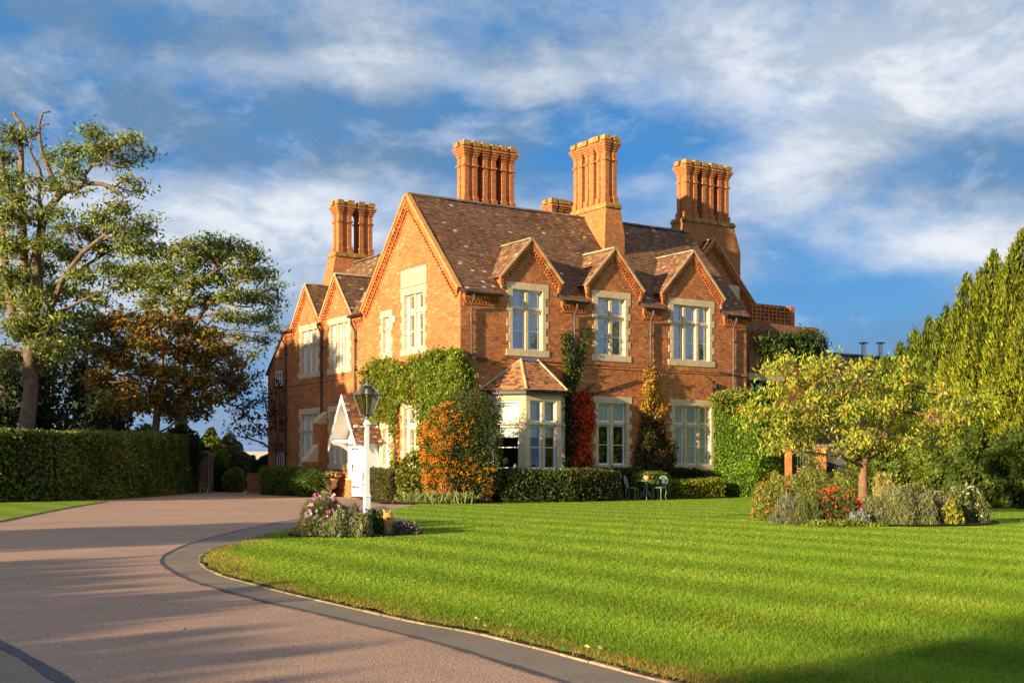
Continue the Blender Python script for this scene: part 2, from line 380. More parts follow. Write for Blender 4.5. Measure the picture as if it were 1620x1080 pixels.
# lawn
lawn_back = [gpt(663, 797.5), gpt(745, 797), gpt(830, 796), gpt(1000, 791.5), gpt(1160, 787.5), (12.4, 51.5), (26, 58), (45, 70), (46, 20)]
kerb_in = kerb
lawn_poly = kerb_in + [(44, 15)] + lawn_back[::-1]
def lawn_material():
    m = bpy.data.materials.new('lawn'); m.use_nodes = True; T = m.node_tree; b = T.nodes['Principled BSDF']; b.inputs['Roughness'].default_value = .85; b.inputs['Specular IOR Level'].default_value = .1
    g = T.nodes.new('ShaderNodeNewGeometry')
    def nz_(scale, lo, hi, rough=.6, mp=None):
        n = T.nodes.new('ShaderNodeTexNoise'); n.inputs['Scale'].default_value = scale; n.inputs['Detail'].default_value = 6; n.inputs['Roughness'].default_value = rough
        if mp:
            k = T.nodes.new('ShaderNodeMapping'); T.links.new(g.outputs['Position'], k.inputs[0]); k.inputs['Rotation'].default_value = (0, 0, -TH); k.inputs['Scale'].default_value = mp; T.links.new(k.outputs[0], n.inputs['Vector'])
        else: T.links.new(g.outputs['Position'], n.inputs['Vector'])
        r = T.nodes.new('ShaderNodeMapRange'); r.inputs[1].default_value = .3; r.inputs[2].default_value = .7; r.inputs[3].default_value = lo; r.inputs[4].default_value = hi; T.links.new(n.outputs['Fac'], r.inputs[0]); return r.outputs[0]
    def mul(c, f):
        v = T.nodes.new('ShaderNodeVectorMath'); v.operation = 'SCALE'; T.links.new(c, v.inputs[0]); T.links.new(f, v.inputs['Scale']); return v.outputs[0]
    def mixn(f, a, c):
        n = T.nodes.new('ShaderNodeMix'); n.data_type = 'RGBA'
        T.links.new(f, n.inputs[0])
        for i, q in ((6, a), (7, c)):
            if hasattr(q, 'links'): T.links.new(q, n.inputs[i])
            else: n.inputs[i].default_value = (*q, 1)
        return n.outputs[2]
    # mower stripes run parallel to the gable side of the house
    k = T.nodes.new('ShaderNodeVectorMath'); k.operation = 'DOT_PRODUCT'; T.links.new(g.outputs['Position'], k.inputs[0]); k.inputs[1].default_value = tuple(U)
    wob = nz_(.25, -.10, .10)
    ad = T.nodes.new('ShaderNodeMath'); ad.operation = 'ADD'; T.links.new(k.outputs['Value'], ad.inputs[0]); T.links.new(wob, ad.inputs[1])
    ml = T.nodes.new('ShaderNodeMath'); ml.operation = 'MULTIPLY'; T.links.new(ad.outputs[0], ml.inputs[0]); ml.inputs[1].default_value = 2 * math.pi / 1.7
    sn = T.nodes.new('ShaderNodeMath'); sn.operation = 'SINE'; T.links.new(ml.outputs[0], sn.inputs[0])
    mr = T.nodes.new('ShaderNodeMapRange'); mr.inputs[1].default_value = -.7; mr.inputs[2].default_value = .7; T.links.new(sn.outputs[0], mr.inputs[0])
    c = mixn(mr.outputs[0], (.125, .225, .010), (.195, .30, .016))
    c = mixn(nz_(.45, 0, .55), c, (.23, .28, .022))
    c = mul(c, nz_(2.0, .78, 1.2)); c = mul(c, nz_(14, .72, 1.25, .7, (1, .45, 1))); c = mul(c, nz_(60, .6, 1.4, .7))
    T.links.new(c, b.inputs['Base Color'])
    n = T.nodes.new('ShaderNodeTexNoise'); n.inputs['Scale'].default_value = 30; n.inputs['Detail'].default_value = 6; n.inputs['Roughness'].default_value = .75; T.links.new(g.outputs['Position'], n.inputs['Vector'])
    bp = T.nodes.new('ShaderNodeBump'); bp.inputs['Strength'].default_value = .7; bp.inputs['Distance'].default_value = .02; T.links.new(n.outputs['Fac'], bp.inputs['Height']); T.links.new(bp.outputs[0], b.inputs['Normal'])
    return m
M['lawn'] = lawn_material()
def triangulated(name, pts, z, m):
    import bmesh
    bm = bmesh.new(); vs = [bm.verts.new((x, y, z)) for x, y in pts]; f = bm.faces.new(vs)
    bmesh.ops.triangulate(bm, faces=[f]); me = bpy.data.meshes.new(name); bm.to_mesh(me); bm.free()
    o = link(name, me, m); o['kind'] = 'structure'; return o
triangulated('lawn_soil', lawn_poly, .016, M['soil'])
lawn_in = []
nk = len(kerb)
for i in range(nk):                      # grass starts a hand behind the kerb
    a = Vector(kerb[max(i - 1, 0)]); b = Vector(kerb[min(i + 1, nk - 1)]); d = (b - a).normalized(); q = Vector((-d.y, d.x)); lawn_in.append(tuple(Vector(kerb[i]) + q * (.055 + .02 * math.sin(i * 1.7) + .01 * math.sin(i * 4.1))))
lawn_poly_in = lawn_in + [(44, 15)] + lawn_back[::-1]
triangulated('lawn', lawn_poly_in, .022, M['lawn'])
# kerb edging stones
def edging(line, w, h, m, seg=.28, z=0.0, name='kerb_edging', lim=1e9):
    e = empty(name, (line[0][0], line[0][1], 0)); e['kind'] = 'structure'
    acc = []; L_ = [Vector(p) for p in line]; d = 0; cur = L_[0]; pts = [cur]
    for a, b in zip(L_[:-1], L_[1:]):
        ln = (b - a).length; t = 0
        while d + (ln - t) >= seg:
            t += seg - d; d = 0; pts.append(a + (b - a) * (t / ln))
        d += ln - t
    mb = MB(); k = 0
    for p, q in zip(pts[:-1], pts[1:]):
        dr = (q - p).normalized(); n_ = Vector((-dr.y, dr.x)); hh = h * random.uniform(.75, 1.2); off = random.uniform(-.006, .006); cc = random.uniform(.7, 1.15)
        a = p + dr * .006; b = q - dr * .006
        vs = [(*(x + n_ * (off + y)), zz_) for zz_ in (z, z + hh) for x, y in ((a, -w / 2), (b, -w / 2), (b, w / 2), (a, w / 2))]
        c_ = (.34 * cc, .25 * cc, .15 * cc)
        if k < 280:
            o = MB(); o.hexa([tuple(Vector(v_) - Vector((line[0][0], line[0][1], 0))) for v_ in vs], c_); o.build('edging_brick', m, e)
        else: mb.hexa([tuple(Vector(v_) - Vector((line[0][0], line[0][1], 0))) for v_ in vs], c_)
        k += 1
    if mb.v: x = mb.build('edging_brick', m, e); x['kind'] = 'stuff'
    return e
M['edging'] = mat('edging_clay', attr=True, rough=.95, spec=.1, noise=[(8, .6, 1.2), (40, .8, 1.2)])
edging(kerb[12:-3], .03, .016, M['edging'], .35)
# small grass strip on the left
gl_px = [(-150, 850), (-60, 836), (0, 825), (60, 813), (110, 803), (150, 796.5), (166, 794)]
gl = smooth_curve([gpt(*p) for p in gl_px], 4)
poly_sheet('grass_verge', gl + [(-15.2, 45.6), (-24, 41.5)], .03, M['lawn'])
edging(gl, .05, .03, M['edging'], .5, name='verge_edging')
# beds
bed_front = [gpt(600, 797), gpt(663, 797.8), gpt(745, 797.2), gpt(830, 796.3), gpt(1000, 792), gpt(1160, 788)]
poly_sheet('planting_bed', [(x, y) for x, y in bed_front] + [tuple(hw(14, .0).xy), tuple(hw(0, .1).xy), tuple(hw(0, 5.4).xy), tuple(hw(-1.4, 5.4).xy)], .04, M['soil'])

# ------------------------------------------------------------------ brick facades
def frame(O, A, Nn):              # a along the wall, z up, d outwards
    O, A, Nn = Vector(O), Vector(A), Vector(Nn)
    return lambda a, z, d=0.0: O + A * a + Nn * d + Vector((0, 0, z))
FS = frame((0, 0, 0), (1, 0, 0), (0, -1, 0))
FT = frame((0, 0, 0), (0, 1, 0), (-1, 0, 0))
def fbox(mb, F, a0, a1, z0, z1, d0, d1, c=(1, 1, 1)):
    mb.hexa([F(a0, z0, d0), F(a1, z0, d0), F(a1, z0, d1), F(a0, z0, d1), F(a0, z1, d0), F(a1, z1, d0), F(a1, z1, d1), F(a0, z1, d1)], c)
def sub_int(ints, lo, hi):
    o = []
    for a, b in ints:
        if hi <= a or lo >= b: o.append((a, b)); continue
        if lo > a: o.append((a, lo))
        if hi < b: o.append((hi, b))
    return o
def brick_col(r=random):
    t = r.random(); k = r.uniform(.78, 1.15)
    k = .5 + k * .5
    if t < .045: c = (.30, .105, .055)
    elif t < .20: c = (.42, .125, .045)
    elif t < .34: c = (.56, .21, .07)
    elif t < .37: c = (.52, .29, .14)
    else: c = (.495, .168, .052)
    return (c[0] * k, c[1] * k, c[2] * k)
def brick_wall(name, F, outline, z0, z1, holes, parent, tone=1.0, bonds=True, row=.075):
    """outline(z) -> (a0,a1); holes: rects (a0,a1,z0,z1). mortar wall + every brick as geometry"""
    mb = MB(); quads = []; cols = []
    nrow = int(round((z1 - z0) / row))
    for r in range(nrow):
        za = z0 + r * row; zb = min(za + row, z1); zm = (za + zb) / 2
        (a0, a1), (b0, b1), (m0, m1) = outline(za), outline(zb), outline(zm)
        if m1 - m0 < .02: continue
        ints = [(m0, m1)]
        for h in holes:
            if h[2] <= zm < h[3]: ints = sub_int(ints, h[0], h[1])
        for (i0, i1) in ints:
            la, lb = (a0, b0) if i0 == m0 else (i0, i0); ra, rb = (a1, b1) if i1 == m1 else (i1, i1)
            mb.add([F(la, za), F(ra, za), F(rb, zb), F(lb, zb)], [(0, 1, 2, 3)])
            if not bonds: continue
            st = -.12 if r % 2 else 0.0
            x = math.floor(i0 / .3525) * .3525 + (0 if r % 2 == 0 else -.176); k = 0; 
            while x < i1:
                w = .235 if k % 2 == 0 else .1175
                p, q = max(x + .005, i0 + .001), min(x + w - .005, i1 - .001)
                if q - p > .03:
                    d = .007 + random.uniform(-.003, .0045)
                    if random.random() < .01: d -= .006
                    e = .004; zl, zh = za + .007, zb - .006
                    f0 = [F(p, zl, 0), F(q, zl, 0), F(q, zh, 0), F(p, zh, 0)]; f1 = [F(p + e, zl + e, d), F(q - e, zl + e, d), F(q - e, zh - e, d), F(p + e, zh - e, d)]
                    c = brick_col(); c = tuple(v * tone for v in c)
                    quads.append(f1); cols.append(c)
                    for i in range(4):
                        j = (i + 1) % 4; quads.append([f0[i], f0[j], f1[j], f1[i]]); cols.append(c)
                x += w; k += 1
    w = mb.build(name, M['mortar'], parent)
    if quads:
        arr = np.array([[tuple(v) for v in q] for q in quads], np.float32)
        o = link('brick', np_mesh('brick', arr, 4, np.array(cols, np.float32)), M['brick'], w); o['kind'] = 'stuff'
    return w

house = empty('brick_house', K, TH, 'large Victorian red brick country house with stone mullioned windows, steep gables and clustered tall chimneys', 'house')
EAVE, RISE = 7.6, 1.05
LEN, RIDT = 13.9, 3.8
D1, D2, D3 = (3.01, 1.33), (6.9, 1.36), (10.9, 1.62)     # wall gables: centre, half width
DZ = 8.15
# windows: frame, a0,a1,z0,z1, lights, kind
WS = [(FS, 1.956, 3.84, 5.3, 8.0, 2, 'curtain'), (FS, 5.86, 7.74, 5.3, 8.0, 2, 'curtain'), (FS, 9.65, 12.12, 5.3, 8.0, 3, 'curtain'),
      (FS, 5.9, 7.8, 1.08, 3.95, 2, 'half'), (FS, 9.72, 12.2, 1.08, 3.95, 3, 'blind')]
WT = [(FT, 2.43, 4.46, 5.5, 8.06, 2, 'curtain'), (FT, 5.16, 6.2, 5.5, 7.4, 1, 'dark'),
      (FT, 2.43, 4.46, 1.1, 3.75, 2, 'dark'), (FT, 5.16, 6.2, 1.1, 3.0, 1, 'dark'),
      (FT, 8.8, 11.1, 5.2, 7.58, 3, 'dark'), (FT, 11.92, 14.18, 5.2, 7.58, 3, 'dark'),
      (FT, 8.8, 11.1, 1.15, 3.85, 3, 'dark'), (FT, 11.92, 14.18, 1.15, 3.85, 3, 'dark')]
def holes_of(ws): return [(w[1] + .14, w[2] - .14, w[3] + .05, w[4] - .05) for w in ws]
bay_hole = (1.3, 4.4, .2, 3.9)
def out_S(z): return (0, LEN)
def gab(z, base, c, h, z0, rise):          # interval of a gable at height z
    k = h - (z - z0) / rise
    return (c - max(k, 0), c + max(k, 0))
front = brick_wall('wall', FS, out_S, 0, 7.575, holes_of(WS) + [bay_hole], house)
front['label'] = 'long brick front facing the lawn'
for (c, h) in (D1, D2, D3):
    brick_wall('wall_gable', FS, lambda z, c=c, h=h: (c - h + .1, c + h - .1) if z < DZ else gab(z, 0, c, h - .1, DZ, 1.08), 7.575, DZ + (h - .1) * 1.08, holes_of(WS), house)
def out_T(z):
    if z <= EAVE: return (0, 7.6)
    return gab(z, 0, RIDT, 3.8, EAVE, RISE)
side = brick_wall('wall', FT, out_T, 0, EAVE + 3.8 * RISE, holes_of(WT) + [], house); side['label'] = 'sunlit gable end'
wing = brick_wall('wall', FT, lambda z: (7.6, 15.75), 0, 7.575, holes_of(WT), house, tone=.93); wing['label'] = 'two storey wing left of the porch'
GB, GA = (10.2, 1.56), (13.28, 1.52)
for (c, h) in (GB, GA):
    brick_wall('wall_gable', FT, lambda z, c=c, h=h: gab(z, 0, c, h, 7.58, 1.15), 7.58, 7.58 + h * 1.15, holes_of(WT), house, tone=.93)
# the sides of the house that turn away, and thickness behind every facade opening
mb = MB()
mb.box(LEN - .02, LEN, .02, 7.6, 0, 7.6); mb.add([(LEN, 0, 7.6), (LEN, 7.6, 7.6), (LEN, 3.8, 11.55)], [(0, 1, 2)])
mb.box(0.3, LEN, 7.58, 7.6, 0, 7.6); mb.box(.02, 9, 15.73, 15.75, 0, 7.6)
mb.box(8.98, 9, 7.6, 15.75, 0, 7.6)
mb.build('wall', M['brickwork'], house)
# interior: floors, back partitions
mb = MB()
for z in (.25, 4.45, 8.6): mb.box(.1, LEN - .05, 2.9, 3.0, z, z + .05) if False else mb.box(.12, LEN - .05, (.12 if z < 8 else 1.6), (7.5 if z < 8 else 6), z, z + .05); mb.box((.12 if z < 8 else 1.6), (8.9 if z < 8 else 4.4), 7.6, 15.6, z, z + .05)
mb.box(.9 + 2.4, LEN - .05, 3.2, 3.3, .3, 8.6); mb.box(3.2, 3.3, 3.3, 15.6, .3, 8.6)
for s in (4.9, 8.7): mb.box(s, s + .1, .3, 3.2, .3, 7.6)
for t in (4.9, 7.65, 11.5): mb.box(.3, 3.2, t, t + .1, .3, 7.6)
mb.build('interior', M['room'], house)

cube_me = None
def stone_block(F, a0, a1, z0, z1, d0, d1, parent, m='stone', name='stone'):
    mb = MB(); fbox(mb, F, a0, a1, z0, z1, d0, d1)
    o = mb.build(name, M[m], parent, bevel=.012); return o
def make_window(F, a0, a1, z0, z1, lights, kind, parent, jamb=.28, head=.26, sillh=.25, quoins=True, trans=.645, back=.16):
    """window part: mesh = mullions and transom; children: stone, sill, sash, pane, curtain"""
    oa0, oa1, oz0, oz1 = a0 + jamb, a1 - jamb, z0 + sillh, z1 - head
    mb = MB(); mw = .17; lw = ((oa1 - oa0) - mw * (lights - 1)) / lights
    if lights == 1: oa0, oa1 = oa0 - .03, oa1 + .03; lw = oa1 - oa0
    xs = []
    for i in range(lights):
        x0 = oa0 + i * (lw + mw); xs.append((x0, x0 + lw))
        if i: fbox(mb, F, x0 - mw + .0, x0, oz0 - .01, oz1 + .01, -.30, -.045)
    zt = oz0 + (oz1 - oz0) * trans
    for (x0, x1) in xs: fbox(mb, F, x0 - .003, x1 + .003, zt, zt + .13, -.30, -.06)
    if not mb.v: fbox(mb, F, oa0, oa1, zt, zt + .13, -.30, -.06)
    win = mb.build('window', M['stone'], parent, bevel=.03)
    # jamb stones
    if quoins:
        for side in (0, 1):
            z = oz0; k = 0; n = max(4, int(round((oz1 - oz0) / .27))); hh = (oz1 - oz0) / n
            for k in range(n):
                ext = (.0 if k % 2 == 0 else .11); w_ = jamb - .12 + ext
                lo, hi = (oa0 - w_, oa0) if side == 0 else (oa1, oa1 + w_)
                # hidden corner strip keeps the wall shut behind short stones
                stone_block(F, lo, hi, z + .002, z + hh - .002, -.28, .018 + random.uniform(-.003, .004), win); z += hh
    else:
        for side in (0, 1):
            lo, hi = (a0, oa0) if side == 0 else (oa1, a1); stone_block(F, lo, hi, oz0, oz1, -.28, .02, win)
    nl = 2 if lights > 1 else 1
    for i in range(nl):
        w_ = (a1 - a0) / nl; stone_block(F, a0 + i * w_ + .002, a0 + (i + 1) * w_ - .002, oz1, z1, -.28, .022, win)
    stone_block(F, a0 - .02, a1 + .02, z0, oz0, -.28, .035, win, name='sill')
    for (x0, x1) in xs:
        for (p, q, low) in ((oz0, zt, 1), (zt + .13, oz1, 0)):
            s = MB(); w_ = .045
            fbox(s, F, x0, x1, p, p + w_ * 1.3, -back - .05, -back + .02); fbox(s, F, x0, x1, q - w_, q, -back - .05, -back + .02)
            fbox(s, F, x0, x0 + w_, p + w_ * 1.3, q - w_, -back - .05, -back + .02); fbox(s, F, x1 - w_, x1, p + w_ * 1.3, q - w_, -back - .05, -back + .02)
            if low: zm = p + (q - p) * .5; fbox(s, F, x0 + w_, x1 - w_, zm - .012, zm + .012, -back - .04, -back + .005)
            s.build('sash', M['sash'], win)
            g = MB(); g.add([F(x0 + .03, p + .03, -back - .015), F(x1 - .03, p + .03, -back - .015), F(x1 - .03, q - .03, -back - .015), F(x0 + .03, q - .03, -back - .015)], [(0, 1, 2, 3)])
            g.build('pane', M['glass' if z0 > 4 or kind == 'dark' else 'glass_low'], win)
    # what hangs behind the glass
    def pleats(x0, x1, p, q, amp, m, name):
        c = MB(); n = max(6, int((x1 - x0) / .035)); vs = []
        for i in range(n + 1):
            a = x0 + (x1 - x0) * i / n; d = -back - .14 + amp * math.sin(i * 1.9) * (1 + .4 * math.sin(i * .7))
            vs += [F(a, p, d), F(a, q, d)]
        c.add(vs, [(2 * i, 2 * i + 2, 2 * i + 3, 2 * i + 1) for i in range(n)]); c.build(name, M[m], win)
    if kind == 'curtain':
        w_ = (oa1 - oa0)
        pleats(oa0 - .03, oa0 + w_ * .55, oz0, oz1, .02, 'curtain', 'curtain'); pleats(oa1 - w_ * .43, oa1 + .03, oz0, oz1, .025, 'curtain', 'curtain')
    if kind in ('blind', 'half'):
        b = MB(); fbox(b, F, oa0, oa1, (oz0 if kind == 'blind' else zt + .05), oz1, -back - .075, -back - .06); b.build('blind', M['blind'], win)
    if kind == 'dark':
        w_ = (oa1 - oa0)
        pleats(oa0 - .03, oa0 + w_ * .2, oz0, oz1, .02, 'curtain', 'curtain'); pleats(oa1 - w_ * .2, oa1 + .03, oz0, oz1, .02, 'curtain', 'curtain')
    return win
for w in WS + WT: make_window(*w, house)
# carved panel over the gable window
pn = MB(); fbox(pn, FT, 2.45, 4.44, 8.10, 8.78, -.05, .02)
pn = pn.build('carved_panel', M['stone'], house, bevel=.01); pn['label'] = 'worn carved stone date panel'
mb = MB()
for i in range(22):
    a = 4.34 - i * .086; h = random.uniform(.18, .42); z = 8.2 + random.uniform(0, .1)
    if 6 < i < 15: h = .45; z = 8.22
    fbox(mb, FT, a - .018, a + .018, z, z + h, .018, .034)
    if i % 3 == 0: fbox(mb, FT, a - .06, a + .02, z + h * .5, z + h * .5 + .03, .018, .032)
mb.build('carving', M['stone'], pn)
# string courses
mb = MB()
fbox(mb, FS, 0.0, 1.9, 5.02, 5.09, 0, .035); fbox(mb, FS, 1.9, LEN, 5.02, 5.09, 0, .035)
fbox(mb, FS, 0.0, LEN, .35, .45, 0, .05); fbox(mb, FT, 0, 15.7, .35, .45, 0, .05); fbox(mb, FT, 7.6, 15.7, 4.95, 5.02, 0, .04)
mb.build('string_course', M['brickwork'], house)

# ------------------------------------------------------------------ tiled roofs
TILEC = [((.20, .103, .056), .42), ((.165, .086, .05), .27), ((.25, .12, .055), .14), ((.125, .075, .055), .13), ((.31, .145, .065), .03), ((.22, .15, .10), .03)]
def tile_colour(pale=0.0, warm=0.0, moss=0.0):
    r = random.random()
    if r < pale: k = random.uniform(.8, 1.2); return (.50 * k, .44 * k, .36 * k)
    if r < pale + moss: k = random.uniform(.6, 1.1); return (.34 * k, .24 * k, .08 * k)
    if random.random() < warm: k = random.uniform(.8, 1.15); return (.46 * k, .20 * k, .085 * k)
    x = random.random(); acc = 0
    for c, p in TILEC:
        acc += p
        if x < acc: break
    k = random.uniform(.8, 1.2); return (c[0] * k, c[1] * k, c[2] * k)
def tiled(name, O, A, Up, outline, length, parent, holes=(), warm=0.0, moss=lambda a, v: 0.0, pale=lambda a, v: 0.0, gauge=.105, tw=.168, label=None):
    """O origin at the eave, A along it, Up the slope; outline(v)->(a0,a1). Every tile is geometry."""
    O, A, Up = Vector(O), Vector(A).normalized(), Vector(Up).normalized(); Nn = A.cross(Up).normalized()
    if Nn.z < 0: Nn = -Nn
    base = MB(); quads = []; cols = []; n = int(length / gauge) + 1
    P = lambda a, v, d=0.0: O + A * a + Up * v + Nn * d
    for r in range(n):
        v0 = r * gauge; v1 = min(v0 + gauge, length); (a0, a1) = outline((v0 + v1) / 2)
        if a1 - a0 < .02: continue
        (p0, p1), (q0, q1) = outline(v0), outline(v1)
        ints = [(a0, a1)]
        for h in holes:
            if h[2] <= (v0 + v1) / 2 < h[3]: ints = sub_int(ints, h[0], h[1])
        sag = .010 * math.sin(r * .37)
        for (i0, i1) in ints:
            base.add([P(i0 if i0 != a0 else p0, v0, -.03), P(i1 if i1 != a1 else p1, v0, -.03), P(i1 if i1 != a1 else q1, v1, -.03), P(i0 if i0 != a0 else q0, v1, -.03)], [(0, 1, 2, 3)])
            x = math.floor(i0 / tw) * tw + (tw / 2 if r % 2 else 0) - tw
            while x < i1:
                p, q = max(x + .002, i0), min(x + tw - .002, i1)
                if q - p > .02:
                    j = random.uniform(-.004, .006); k = random.uniform(-.004, .004); d = .022 + j; und = .012 * math.sin(x * .8 + r * .15) + .01 * math.sin(x * 2.1)
                    c = tile_colour(pale(x, v0), warm, moss(x, v0)); dr = random.uniform(-.006, .006)
                    quads.append([P(p, v0 + dr, d - k + und), P(q, v0 + dr, d + k + und), P(q, v1 + .02, .004 + und), P(p, v1 + .02, .004 + und)]); cols.append(c)
                    quads.append([P(p, v0 + dr, -.012 + und), P(q, v0 + dr, -.012 + und), P(q, v0 + dr, d + k + und), P(p, v0 + dr, d - k + und)]); cols.append(c)
                x += tw
    o = base.build(name, M['lead'], parent)
    if label: o['label'] = label
    t = link('roof_tile', np_mesh('roof_tile', np.array([[tuple(v) for v in q] for q in quads], np.float32), 4, np.array(cols, np.float32)), M['tile'], o); t['kind'] = 'stuff'
    return o
def ridge_tiles(line, parent, m='tile', r=.11, seg=.3, name='ridge_tile', col=(.17, .13, .12), mx=300):
    a, b = Vector(line[0]), Vector(line[1]); d = b - a; n = max(1, int(d.length / seg)); dn = d.normalized()
    side_ = dn.cross(Vector((0, 0, 1))).normalized(); up_ = side_.cross(dn)
    for i in range(n):
        mb = MB(); p, q = a + d * (i / n) + dn * .004, a + d * ((i + 1) / n) - dn * .004; k = random.uniform(.7, 1.25); k2 = random.uniform(.94, 1.05)
        vs = []
        for e in (p, q):
            for j in range(5):
                an = math.pi * (j / 4) ; vs.append(e + side_ * math.cos(an) * r * k2 + up_ * (math.sin(an) * r * .9 * k2 - .03))
        mb.add(vs, [(j, j + 1, 6 + j, 5 + j) for j in range(4)] + [(0, 1, 2, 3, 4)[::-1], (5, 6, 7, 8, 9)], tuple(v * k for v in col)); mb.build(name, M[m], parent)
cs, sn_ = 1 / math.hypot(1, RISE), RISE / math.hypot(1, RISE)
OH = .22                                           # eaves overhang
slope_len = (RIDT + OH) / cs
def pale_front(a, v):
    x = .003
    if a < 1.4: x = .06 * max(0, 1 - v / 4.5) + .01
    return x + (.018 if (math.sin(a * 1.3 + v) > .8) else 0)
def moss_front(a, v): return .10 if (6.2 < a < 8.4 and v > 3.0 and a - 6.2 > (v - 6) * .3) else (.03 if v > slope_len - .8 else .004)
dh = [(c - h + .05, c + h - .05, -1, (.46 + OH) / cs) for c, h in (D1, D2, D3)]
roof = tiled('roof', (0, -OH, EAVE - OH * RISE + .06), (1, 0, 0), (0, cs, sn_), lambda v: (-.06, LEN + .12), slope_len, house, dh, moss=moss_front, pale=lambda a, v: pale_front(a, v) * .7, label='weathered brown clay tile slope above the long front')
tiled('roof', (0, 7.6 + OH, EAVE - OH * RISE + .06), (1, 0, 0), (0, -cs, sn_), lambda v: (-.06, LEN + .12), slope_len, house)
RZ = EAVE + RIDT * RISE + .06
ridge_tiles([(-.08, RIDT, RZ), (LEN + .14, RIDT, RZ)], roof)
# range roof behind the wing, ridge parallel to the wing front
rs = 3.0; rl = (rs + OH) / cs
wr = tiled('roof', (-OH, 7.7, EAVE - OH * RISE + .04), (0, 1, 0), (cs, 0, sn_), lambda v: (0, 8.15 - max(0, v - 1.5) * .35), rl, house,
      [(GB[0] - 7.7 - GB[1] + .1, GB[0] - 7.7 + GB[1] - .1, -1, .5), (GA[0] - 7.7 - GA[1] + .1, GA[0] - 7.7 + GA[1] - .1, -1, .5)], pale=lambda a, v: .05, moss=lambda a, v: .08, label='tile slope of the wing')
tiled('roof', (2 * rs + OH, 7.0, EAVE - OH * RISE + .04), (0, 1, 0), (-cs, 0, sn_), lambda v: (0, 8.85 - max(0, v - 1.5) * .35), rl, house)
ridge_tiles([(rs, 5.2, EAVE + rs * RISE + .05), (rs, 14.9, EAVE + rs * RISE + .05)], wr)

def raking_gable(F, c, h, z0, rise, parent, depth=.13, back=3.0, dent=True, pale=.02, moss=.03, band=.20, step=.13, warm=0.0, dcol='verge', roofover=.10, name='dormer_roof'):
    """roof of a gable that stands in a facade: verge, corbelled band, dentils and its two tiled slopes running back"""
    ap = F(c, z0 + h * rise, 0); run = math.hypot(1, rise)
    hh = h + .06
    for sg in (-1, 1):
        # slope
        foot = F(c + sg * (hh), z0 - .06 * rise + .05, depth); A_ = F(0, 0, -1) - F(0, 0, 0)
        Up_ = (F(c, z0 + h * rise + .05, depth) - foot); ln = Up_.length
        ro = tiled(name, foot, A_, Up_, lambda v, ln=ln: (0, .75 + (back - .75) * v / ln), ln, parent, pale=lambda a, v: pale, moss=lambda a, v: moss, warm=warm)
        # pale verge pointing
        vb = MB(); e = .035
        def P(a, z, d): return F(a, z, d)
        n0 = Vector((sg, 0)); 
        a0, zz0 = c + sg * hh, z0 - .06 * rise; a1, zz1 = c, z0 + h * rise
        dx, dz = a1 - a0, zz1 - zz0; l_ = math.hypot(dx, dz); nx, nz_2 = -dz / l_ * (-sg) * -1, abs(dx) / l_
        nx = sg * abs(dz) / l_
        def Q(t, o, d): return F(a0 + dx * t + nx * o, zz0 + dz * t + nz_2 * o, d)
        vb.hexa([Q(0, .0, depth - .02), Q(1, .0, depth - .02), Q(1, .0, depth + .02), Q(0, .0, depth + .02), Q(0, .075, depth - .02), Q(1, .075, depth - .02), Q(1, .075, depth + .02), Q(0, .075, depth + .02)])
        vb.build('verge', M[dcol], parent)
        # corbelled brick band
        bb = MB()
        n = max(6, int(l_ / .24))
        for i in range(n):
            t0, t1 = i / n + .002, (i + 1) / n - .002; cc = brick_col()
            bb.hexa([Q(t0, -.13, 0), Q(t1, -.13, 0), Q(t1, -.13, depth - .02), Q(t0, -.13, depth - .02), Q(t0, -.003, 0), Q(t1, -.003, 0), Q(t1, -.003, depth - .02), Q(t0, -.003, depth - .02)], cc)
        if dent:
            nd_ = int(l_ / step)
            for i in range(nd_):
                for (o0, o1, dd, ph) in ((-.215, -.133, depth - .045, 0), (-.30, -.218, depth - .075, .5)):
                    t0 = (i + ph) / nd_ + .01 / l_; t1 = t0 + step * .52 / l_
                    if t1 > 1 - .12 / l_: continue
                    cc = brick_col()
                    bb.hexa([Q(t0, o0, 0), Q(t1, o0, 0), Q(t1, o0, dd), Q(t0, o0, dd), Q(t0, o1, 0), Q(t1, o1, 0), Q(t1, o1, dd), Q(t0, o1, dd)], cc)
        x = bb.build('dentil_course', M['brick'], parent); x['kind'] = 'stuff'
        # kneeler at the foot
        kb = MB(); s0 = c + sg * (h - .10); s1 = c + sg * (h + .04)
        for q_, (dz0, dz1, w0) in enumerate(((-.42, -.30, .06), (-.30, -.16, .09), (-.16, .0, depth - .015))):
            fbox(kb, F, min(s0, s1 + sg * (q_ - 2) * .03), max(s0, s1 + sg * (q_ - 2) * .03), z0 + dz0, z0 + dz1, 0.002, w0, brick_col())
        kb.build('kneeler', M['brick'], parent)
    ridge_tiles([ap + (F(0, 0, depth) - F(0, 0, 0)) + Vector((0, 0, .07)), ap + (F(0, 0, -back) - F(0, 0, 0)) + Vector((0, 0, .07))], parent, r=.09, col=(.42, .34, .22))
for (c, h), w_ in ((D1, .02), (D2, .02), (D3, .05)):
    raking_gable(FS, c, h, DZ, 1.08, house, back=h * 1.03 + .75, moss=.07, pale=.008, warm=.12)
    mb = MB()                                                  # cheeks that close the gable against the roof
    mb.prism([(c - h + .1, 7.4), (c + h - .1, 7.4), (c + h - .1, DZ), (c, DZ + (h - .1) * 1.08 - .03), (c - h + .1, DZ)], .02, .05, f=lambda a, b, hh_: (a, hh_ + .30, b))
    mb.box(c - h + .1, c - h + .2, .01, .9, 7.4, DZ + .05); mb.box(c + h - .2, c + h - .1, .01, .9, 7.4, DZ + .05)
    mb.build('gable_cheek', M['brickwork'], house)
